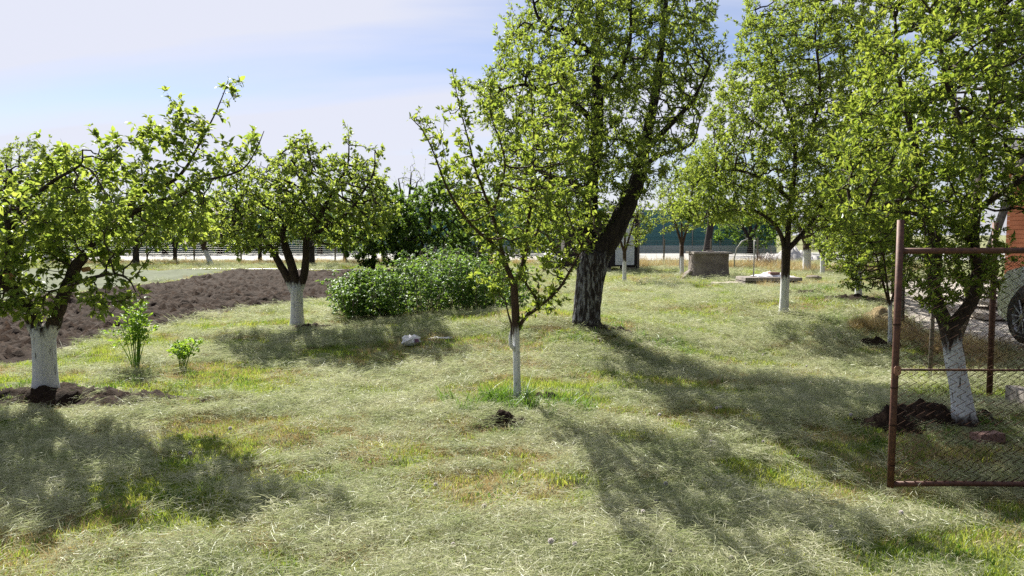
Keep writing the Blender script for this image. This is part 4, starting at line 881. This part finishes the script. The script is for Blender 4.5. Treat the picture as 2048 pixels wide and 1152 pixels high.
# ------------------------------------------------------------------ fence along the right
FP = [(4.28, 4.75), (4.80, 7.25), (5.06, 8.75), (6.35, 11.8), (8.6, 16.5), (10.6, 21), (12.6, 26)]
fence = thing('mesh_fence', (FP[0][0], FP[0][1], float(hz(*FP[0]))), 'old chain-link fence running back along the right side of the orchard', 'fence'); fb = fence.location.copy()
for i, (x, y) in enumerate(FP):
    b = Vector((x, y, float(hz(x, y)))) - fb; r_ = .028 if i in (1,) else .024
    MB().tube([b - Vector((0, 0, .1)), b + Vector((random.uniform(-.03, .03), 0, 1.75 if i == 1 else 1.5))], r_, 10).obj('post', M['rusty_iron'] if i < 2 else M['grey_wood'], fence, smooth=True)
for i in range(len(FP) - 1):
    a = Vector((*FP[i], float(hz(*FP[i])))) - fb; b = Vector((*FP[i + 1], float(hz(*FP[i + 1])))) - fb; dv = b - a; ang = math.atan2(dv.y, dv.x); L_ = Vector((dv.x, dv.y)).length
    for hh in (.05, .7, 1.38): 
        md = (a + b) / 2 + Vector((0, 0, hh - .02))
        MB().tube([a + Vector((0, 0, hh)), md, b + Vector((0, 0, hh))], .002, 4).obj('tension_wire', M['grey_wire'], fence)
    n_ = int(L_ / CELL)
    if i < 2:
        ms = [zigzag(1.36, CELL, HH, .0026, seed=q).mesh('wire', M['rusty_wire']) for q in range(4)]
        for j in range(n_):
            o = bpy.data.objects.new('wire', ms[j % 4]); COL.objects.link(o); o.parent = fence; o.location = a + dv * ((j + .2) / n_) + Vector((0, 0, .04)); o.rotation_euler = (0, 0, ang)
    else:
        mb = MB(); w2 = CELL * 2; n2 = int(L_ / w2)
        for j in range(n2):
            p0 = a + dv * (j / n2); ex = dv / n2
            pts = [p0 + ex * (q % 2) + Vector((0, 0, .04 + q * .061)) for q in range(22)]; mb.tube(pts, .0022, 3, False)
        mb.obj('wire_panel', M['rusty_wire'], fence, kind='stuff')
# leaning grey pole, concrete kerb, brick
p0 = at(1972, 520, 9.3); p1 = at(2018, 392, 9.3); dr_ = (p1 - p0).normalized(); gz_ = float(hz(p0.x, p0.y)); foot = p0 - dr_ * ((p0.z - gz_) / dr_.z)
o = thing('leaning_pole', foot, 'grey weathered pole leaning to the right behind the fence', 'pole'); MB().tube([-dr_ * .1, dr_ * 1.2, dr_ * 2.0, p1 - foot + dr_ * .5], [.055, .052, .048, .045], 12).obj('pole', M['grey_wood'], o, smooth=True)
kb = thing('concrete_kerb', (4.45, 6.0, float(hz(4.45, 6.0))), 'weathered concrete footing slab under the near fence', 'kerb')
for j, (y0, y1) in enumerate(((4.9, 6.0), (6.02, 6.75))):
    xm = 4.28 + ((y0 + y1) / 2 - 4.75) * .21; MB().box((xm - 4.45 - .02, (y0 + y1) / 2 - 6.0, .07), (.13, y1 - y0 - .02, .26), rz=-.2, jit=.01).obj('slab', M['concrete'], kb, bevel=.012)
g_ = ground(1975, 882); o = MB().box((0, 0, .03), (.22, .11, .075), rz=.15, jit=.007).obj('brick', M['brick_red'], None, bevel=.006, loc=g_, label='single dull red brick lying under the leaning tree', cat='brick')
for px, py, s, lab in ((1825, 668, .13, 'grey stone at the foot of the fence post'), (1626, 562, .28, 'squat sawn stump on the lawn right of the stone slabs'), (1330, 993, .016, 'small pale pebble in the shaded foreground grass')):
    g_ = ground(px, py); V = []; mb = MB(); mb.lathe([(.01, 0), (.42, .02), (.5, .2), (.46, .45), (.3, .58), (.01, .62)], 9)
    mb.v = [(x * s * (2 + .3 * math.sin(i)), y * s * (1.5 + .2 * math.cos(i * 1.7)), z * s * 1.2) for i, (x, y, z) in enumerate(mb.v)]
    mb.obj('stone' if s != .28 else 'stump', M['stone'], None, smooth=False, loc=g_, label=lab, cat='stone' if s != .28 else 'stump')

# ------------------------------------------------------------------ car behind the fence
wc = at(2064, 634, 10.1); wheel_r = .37; cz = wc.z - wheel_r; hd = R(90 - 7)
car = thing('parked_car', (wc.x, wc.y, cz), 'silver car parked beyond the fence at the right edge', 'car', rz=hd)
# local x forward, y to the left (faces the orchard); the front axle is at the origin
prof = [(-3.75,.35),(-3.85,.55),(-3.82,.95),(-3.72,1.15),(-3.45,1.55),(-3.1,1.66),(-1.6,1.68),(-1.05,1.55),(-.35,1.14),(.25,1.06),(.62,.98),(.80,.82),(.84,.55),(.80,.32)]
arch = lambda cx: [(cx + .46 * math.cos(a), .37 + .46 * math.sin(a)) for a in np.linspace(R(-10), R(190), 13)]
low = [(.5, .24)] + arch(0) + arch(-2.75) + [(-3.3, .26)]
full = prof + low; mb = MB(); n = len(full); Wd = 1.80
V = []
for k_, (yo, sh) in enumerate(((.0, 1), (-.05, 1.0), (-Wd + .05, 1), (-Wd, 1))):
    for x, z in full:
        ins = .16 * max(0, (z - .95) / .75) if z > .95 else 0; edge = .97 if k_ in (0, 3) else 1
        y = yo - ins if k_ < 2 else yo + ins; V.append((x * (edge if x > .5 or x < -3.3 else 1), y + .0, z))
Fc = [(k_ * n + j, k_ * n + (j + 1) % n, (k_ + 1) * n + (j + 1) % n, (k_ + 1) * n + j) for k_ in range(3) for j in range(n)]
mb.add([(x, y + .05, z) for x, y, z in V], Fc)
import bmesh
me = mb.mesh('body', M['car_paint']); bm = bmesh.new(); bm.from_mesh(me); bm.verts.ensure_lookup_table()
for st in (0, 3 * n):
    try: f = bm.faces.new([bm.verts[st + j] for j in (range(n) if st else range(n - 1, -1, -1))]); bmesh.ops.triangulate(bm, faces=[f])
    except ValueError: pass
bmesh.ops.recalc_face_normals(bm, faces=bm.faces); bm.to_mesh(me); bm.free(); link('body', me, car)
def wheel(cx, side):
    y = .04 if side > 0 else -Wd + .06; w = link('wheel', MB().lathe([(.24,-.1),(.345,-.11),(.37,-.08),(.37,.08),(.345,.11),(.24,.1)], 32).mesh('tyre', M['tyre'], True), car); w.rotation_euler = (R(90), 0, 0); w.location = (cx, y, wheel_r)
    MB().lathe([(.235,-.02),(.25,.09 * -side),(.262,.10 * -side)], 28).obj('rim', M['rim'], w, smooth=True)
    for q in range(10):
        a = q * math.pi / 5; MB().tube([(.03 * math.cos(a), .03 * math.sin(a), -.085 * side), (.24 * math.cos(a), .24 * math.sin(a), -.095 * side)], [.016, .011], 5).obj('spoke', M['rim'], w)
    MB().lathe([(.001,-.1 * side),(.045,-.098 * side),(.05,-.05 * side)], 14).obj('hub', M['rim'], w)
for cx in (0, -2.75):
    for sd_ in (1, -1): wheel(cx, sd_)
mb = MB(); 
for a_, b_, c_, d_ in (((-.42,1.13),(-1.08,1.50),(-1.75,1.60),(-1.75,1.10)), ((-1.82,1.10),(-1.82,1.60),(-2.9,1.58),(-3.35,1.15))):
    V = [(x, .05 + .006 - .16 * max(0, (z - .95) / .75), z) for x, z in (a_, b_, c_, d_)]; mbx = MB(); mbx.add(V + [(x, y - .03, z) for x, y, z in V], [(0,1,2,3),(7,6,5,4),(0,4,5,1),(1,5,6,2),(2,6,7,3),(3,7,4,0)]).obj('window', M['car_glass'], car)
V = [(-.40,-.15,1.17),(-.40,-1.55,1.17),(-1.03,-1.45,1.56),(-1.03,-.25,1.56)]; MB().add([(x + .012, y, z + .012) for x, y, z in V], [(0,1,2,3)]).obj('windscreen', M['car_glass'], car)
MB().box((-.62, .14, 1.12), (.12, .20, .15), jit=.012).obj('mirror', M['car_paint'], car, bevel=.03)
MB().box((.66, -.10, .80), (.26, .28, .13), jit=.01).obj('headlight', M['lamp_clear'], car, bevel=.03); MB().box((.66, -1.60, .80), (.26, .28, .13), jit=.01).obj('headlight', M['lamp_clear'], car, bevel=.03)

# ------------------------------------------------------------------ shed with orange boards behind the car, steps
SY = 19.; a = at(2012, 495, SY); sx = a.x; sh = thing('orange_shed', (sx, SY, 0), 'shed clad in orange-brown horizontal boards behind the parked car', 'shed', rz=-.62)
MB().box((3.0, 2.0, 1.6), (5.9, 3.9, 3.2)).obj('wall', M['grey_wood'], sh)
for j in range(27): MB().box((3.0, -.0 + random.uniform(-.004, .004), .16 + j * .115), (6.02, .05, .107), tilt=(R(-5), 0)).obj('board', M['orange_board'], sh)
for s_ in (0, 1): MB().box((3.0, .85 + s_ * 2.3, 3.75), (6.6, 2.6, .08), tilt=(R(24 if not s_ else -24), 0)).obj('roof', M['roof_grey'], sh)
st_ = thing('concrete_steps', (9.6, 13.6, .05), 'pale stacked concrete slabs between the fence and the car', 'steps')
for j in range(4): MB().box((.25 * j - .2, .35 * j, .09 + .17 * j), (1.9 - .2 * j, 1.2 - .2 * j, .10), jit=.02).obj('slab', M['pale_slab'], st_, bevel=.01)

# ------------------------------------------------------------------ concrete well
g_ = ground(1416, 556); wl = thing('stone_well', g_, 'squat plastered concrete well with flat stone lid on the lawn', 'well'); m_ = g_.y / F; r0 = 36 * m_
n = 40; prof = [(1.08, -.1), (1.05, .0), (1.0, .25), (.98, .5), (.985, .75), (1.0, .86)]; mb = MB(); mb.lathe([(r * r0, z) for r, z in prof], n)
V = []
for i, (x, y, z) in enumerate(mb.v):
    a = math.atan2(y, x); c_, s_ = abs(math.cos(a)), abs(math.sin(a)); sq = 1 / (c_ ** 5 + s_ ** 5) ** .2; e = 1 + float(fbm(np.array([a * 2.2 + 9]), np.array([z * 4]), 91, 3)[0] - .5) * .09
    V.append((x * sq * e, y * sq * .9 * e, z))
mb.v = V; mb.obj('body', M['well_concrete'], wl, smooth=True)
MB().box((0, 0, .905), (r0 * 2.1, r0 * 1.95, .085), jit=.012).obj('lid', M['concrete'], wl, bevel=.012)
MB().box((.05, 0, .965), (.24, .2, .04)).obj('hatch', M['concrete'], wl, bevel=.005)
for s_, a0 in ((.05, .0), (-.1, .05)):
    pass
sp_ = MB().add([(-.0,-.2,-.1),(-.75,-.2,-.1),(-.42,-.25,.32),(0,-.2,.62),(-.0,.3,-.1),(-.7,.3,-.1),(-.4,.3,.32),(0,.3,.62)], [(0,3,2,1),(4,5,6,7),(1,2,6,5),(2,3,7,6),(0,1,5,4)]); sp_.v = [(x * .7 - r0 * .82, y - .1, z * .6) for x, y, z in sp_.v]; sp_.obj('buttress', M['well_concrete'], wl)
# ------------------------------------------------------------------ slabs with standpipe
g_ = ground(1545, 573); m_ = g_.y / F; pl = thing('stone_slab_base', g_, 'raised platform of stacked stone slabs around the water standpipe', 'platform')
MB().box((0, .45, .07), (112 * m_, .95, .14), jit=.015).obj('slab', M['concrete'], pl, bevel=.012); MB().box((.02, .45, .212), (113 * m_, 1.0, .12), jit=.015).obj('slab', M['concrete'], pl, bevel=.012)
for px, dy, lab in ((1446, .0, 'left one of two low stepping slabs beside the standpipe platform'), (1474, .02, 'stepping slab touching the left end of the standpipe platform')):
    g2 = ground(px, 572); MB().box((0, .25, .05), (30 * m_, .55, .10), jit=.012, rz=.03).obj('stepping_slab', M['pale_slab'], None, bevel=.01, loc=g2, label=lab, cat='stone slab')
tz = g_.z + .274; sx_ = at(1508, 560, g_.y + .3).x
tp = thing('water_standpipe', (sx_, g_.y + .35, tz), 'thin upright metal water pipe standing on the slab platform', 'pipe')
MB().tube([(0, 0, 0), (.005, 0, .6), (.0, 0, 1.12)], .019, 10).obj('pipe', M['galvanised'], tp, smooth=True); MB().tube([(0, 0, 1.08), (0, -.06, 1.10), (0, -.12, 1.06)], .014, 8).obj('spout', M['galvanised'], tp, smooth=True); MB().tube([(-.05, 0, 1.16), (.05, 0, 1.16)], .008, 6).obj('handle', M['galvanised'], tp)
def crumple(name, loc, sx, sy, hgt, mat, label, cat, seed, n=22):
    X, Y = np.meshgrid(np.linspace(-1, 1, n), np.linspace(-1, 1, n)); r = np.maximum(np.abs(X), np.abs(Y)); z = hgt * np.abs(fbm(X * 2 + seed, Y * 2, 80 + seed, 3, .6) - .45) * 3 * (1 - r ** 4) + .012
    V = np.stack([X * sx / 2 * (1 + .15 * np.sin(Y * 4)), Y * sy / 2 * (1 + .12 * np.sin(X * 5 + 1)), z], -1).reshape(-1, 3); i = np.arange(n * n).reshape(n, n)
    q = np.stack([i[:-1, :-1], i[:-1, 1:], i[1:, 1:], i[1:, :-1]], -1).reshape(-1, 4)
    return link(name, mesh_np(name, V, q, M[mat]), None, loc, label, cat)
crumple('plastic_sheet', (sx_ + .62, g_.y + .5, tz + .0), 1.1, .7, .12, 'plastic_sheet', 'crumpled white plastic sheet lying on the slab platform', 'plastic sheet', 3)
MB().box((0, 0, .05), (.30, .2, .09), jit=.01).obj('brick', M['brick_red'], None, bevel=.01, loc=(sx_ + .62, g_.y + .35, tz + .05), label='brick weighing down the white sheet on the slab platform', cat='brick')
# plastic bag below the berry bushes
bg_ = ground(822, 690); bag = thing('plastic_bag', bg_, 'small white plastic bag with purple print lying below the berry bushes', 'bag', rz=.5)
mb = MB(); mb.lathe([(.001, 0), (.75, .03), (.95, .3), (.9, .7), (.6, .95), (.001, .9)], 12)
mb.v = [(x * .17 * (1 + .18 * math.sin(i * 1.9)), y * .11 * (1 + .2 * math.cos(i * 2.7)), z * .14 * (1 + .15 * math.sin(i * 3.1))) for i, (x, y, z) in enumerate(mb.v)]; mb.obj('pouch', M['plastic_sheet'], bag)
bag.scale = (.8, .8, .9); MB().box((.06, -.105, .075), (.07, .012, .05), rz=.1, jit=.006, tilt=(-.25, 0)).obj('print', M['bag_print'], bag)
crumple('paper_scrap', ground(885, 678), .36, .10, .03, 'plastic_sheet', 'flat pale strip of plastic on the grass right of the bag', 'plastic scrap', 5, 14)

# ------------------------------------------------------------------ dark hut with white door
g_ = ground(1243, 545); m_ = g_.y / F; hw = 150 * m_; hx = at(1279, 545, g_.y).x - g_.x
hut = thing('dark_hut', g_, 'dark wooden hut on blocks with a white door behind the old tree', 'hut')
MB().box((hx - hw / 2, 1.2, 1.35), (hw, 2.2, 2.2)).obj('wall', M['hut_board'], hut)
nb = 15
for j in range(nb): MB().box((hx - hw + hw / nb * (j + .5), .085, 1.35), (hw / nb - .018, .03, 2.22)).obj('board', M['hut_board'], hut)
dx0 = at(1231, 500, g_.y).x - g_.x; dx1 = at(1269, 500, g_.y).x - g_.x; dz0 = at(1231, 530, g_.y).z - g_.z
dr = MB().box(((dx0 + dx1) / 2, .045, dz0 + .98), (dx1 - dx0, .05, 1.96)).obj('door', M['white_door'], hut, bevel=.006)
for q in (.30, .92, 1.5): MB().box(((dx0 + dx1) / 2, .013, dz0 + q + .05), ((dx1 - dx0) * .72, .014, .42)).obj('panel', M['white_door'], dr, bevel=.005)
MB().tube([(dx0 + .08, .0, dz0 + .95), (dx0 + .08, -.04, dz0 + .95), (dx0 + .18, -.04, dz0 + .95)], .012, 6).obj('handle', M['galvanised'], dr)
MB().box((hx - hw / 2, 1.2, 2.52), (hw + .3, 2.6, .08), tilt=(R(3), 0)).obj('roof', M['roof_grey'], hut)
for bx in (-1.6, -.6, .2, hx - .2): MB().box((bx, .3, .11), (.4, .35, .24), jit=.01).obj('block', M['concrete'], hut, bevel=.01)
for bx in (hx - .05,): MB().box((bx, .06, 1.3), (.09, .09, 2.3)).obj('corner_post', M['grey_wood'], hut)
# tub with pale cover left of the old trunk
g_ = ground(1112, 545); tb = thing('dark_tub', g_, 'dark plastic tub with pale sheet over its rim left of the old trunk', 'tub')
MB().lathe([(.001, 0), (.33, 0), (.36, .06), (.42, .5), (.44, .52), (.40, .52), (.36, .12), (.001, .1)], 24).obj('bin', M['dark_plastic'], tb, smooth=True)
mb = MB(); mb.lathe([(.47, .40), (.47, .55), (.40, .60), (.2, .66), (.001, .64)], 18); mb.v = [(x * (1 + .08 * math.sin(i * 2.1)) - .05, y * (1 + .1 * math.cos(i * 1.3)), z + .06 * math.sin(i * 1.7) + (.18 if x < 0 and z > .5 else 0)) for i, (x, y, z) in enumerate(mb.v)]; mb.obj('cover', M['plastic_sheet'], tb)

# ------------------------------------------------------------------ far boundary: teal screen, wall, wire fence, posts
FYs = 62.
scr = thing('teal_screen_fence', (0, FYs, 0), 'long teal sheet fence with pale base wall beyond the road', 'fence')
x = -46.; j = 0
while x < 22:
    w = random.uniform(2.3, 2.6); ht = random.choice((2.9, 3.0, 3.15)); cl = M['teal_sheet'] if x > 8 or random.random() < .55 else M['teal_cloth']
    pan = MB().box((x + w / 2, 0, .62 + ht / 2), (w - .06, .05, ht)).obj('panel', cl, scr)
    if x > 6:
        for q in range(6): MB().box((x + w / 2, -.035, .9 + q * .45), (w - .1, .02, .05)).obj('rib', cl, pan)
    MB().box((x + w / 2, -.02, .32), (w - .02, .2, .60)).obj('base_wall', M['far_wall'], scr); MB().tube([(x, -.06, 0), (x, -.06, 3.5)], .05, 8).obj('post', M['galvanised'], scr, smooth=True)
    x += w
wf = thing('wire_fence', (-3, 40.5, 0), 'low wire fence on wooden posts along the far edge of the orchard', 'fence')
for q in range(19): 
    xx = -25 + q * 2.6; MB().tube([(xx, 0, -.1), (xx + random.uniform(-.04, .04), 0, 1.35 + random.uniform(-.1, .1))], .045, 7).obj('post', M['grey_wood'], wf)
mb = MB()
for hh in np.arange(.15, 1.25, .12): mb.tube([(-25, 0, hh), (-2, .02, hh - .02), (22, 0, hh)], .004, 3, False)
for xx in np.arange(-25, 22, .3): mb.tube([(xx, 0, .1), (xx, 0, 1.2)], .003, 3, False)
mb.obj('wires', M['grey_wire'], wf, kind='stuff')
g_ = ground(1379, 547); o = MB().tube([(0, 0, -.1), (.02, 0, 1.0), (.0, 0, 1.42)], [.10, .09, .09], 9).obj('wooden_post', M['grey_wood'], None, loc=g_ + Vector((0, 1.5, 0)), label='grey wooden post standing behind the left side of the well', cat='post')
g_ = ground(1470, 540); o = MB().tube([(0, 0, .0), (-.05, 0, .5), (.05, 0, .95), (.28, 0, 1.28), (.55, 0, 1.4)], .03, 8).obj('bent_pipe', M['galvanised'], None, smooth=True, loc=g_, label='bent grey pipe arching beside the well', cat='pipe')
# wilted brush by the gravel
g_ = ground(1535, 535); br = thing('dry_brush_pile', g_, 'greyish pink dry brushwood pile behind the standpipe', 'brush pile')
n = 420; a = rng.uniform(0, 6.28, n); r = np.sqrt(rng.uniform(0, 1, n)); A = np.stack([r * np.cos(a) * 1.2, r * np.sin(a) * .6, np.zeros(n)], 1); B = A + np.stack([rng.normal(0, .3, n), rng.normal(0, .3, n), rng.uniform(.3, 1.1, n) * (1.15 - r)], 1)
V, Fc = prisms(A, B, np.full(n, .012), np.full(n, .004), 4); link('twigs', mesh_np('twigs', V, Fc, M['wilted']), br, kind='stuff')
# white edging hose along the far side of the soil
pts = [Vector((x, 31.7 + .1 * math.sin(x), float(hz(x, 31.7)) + .05)) for x in np.arange(-14.5, -4.5, .7)]; b0 = pts[0].copy()
MB().tube([p - b0 for p in pts], .03, 6).obj('white_hose', M['plastic_sheet'], None, smooth=True, loc=b0, label='thin white hose lying along the far edge of the ploughed soil', cat='hose')

# ------------------------------------------------------------------ dandelion clocks in the grass
hm = MB()
for i in range(46):
    z = 1 - 2 * (i + .5) / 46; a = i * 2.39996; r = math.sqrt(1 - z * z); d_ = Vector((r * math.cos(a), r * math.sin(a), z)); e = d_.orthogonal().normalized() * .0035; f_ = d_.cross(e)
    hm.add([d_ * .002, d_ * .014 + e, d_ * .0155 + f_, d_ * .014 - e, d_ * .0155 - f_], [(0, 1, 2), (0, 2, 3), (0, 3, 4), (0, 4, 1)])
hm = hm.mesh('seed_head', M['petal'])
spots = [(460,878),(1338,1132),(1100,1118),(1148,1118),(1330,990),(1525,900),(1440,835),(1378,862),(1318,850),(1575,743),(1600,725),(1610,720),(1612,745),(1490,740),(1525,720),(1530,715),(1585,785),(1620,778),(1310,1022),(1284,1056),(967,1036),(870,990),(905,1118),(1432,832),(1730,815),(1700,850),(1460,1140),(1660,1080),(1800,1050),(1420,905),(300,905),(380,925),(150,960)]
for px, py in spots:
    g_ = ground(px, py); t = thing('dandelion', g_, 'white dandelion seed head standing in the mown grass', 'flower', 'dandelion seed heads in the lawn')
    hgt = random.uniform(.05, .085); s = MB().tube([(0, 0, 0), (.004, 0, hgt)], .0018, 4).obj('stem', M['herb_leaf'], t); h = link('seed_head', hm, t); h.location = (.004, 0, hgt + .008); h.scale = (random.uniform(.65, 1.05),) * 3
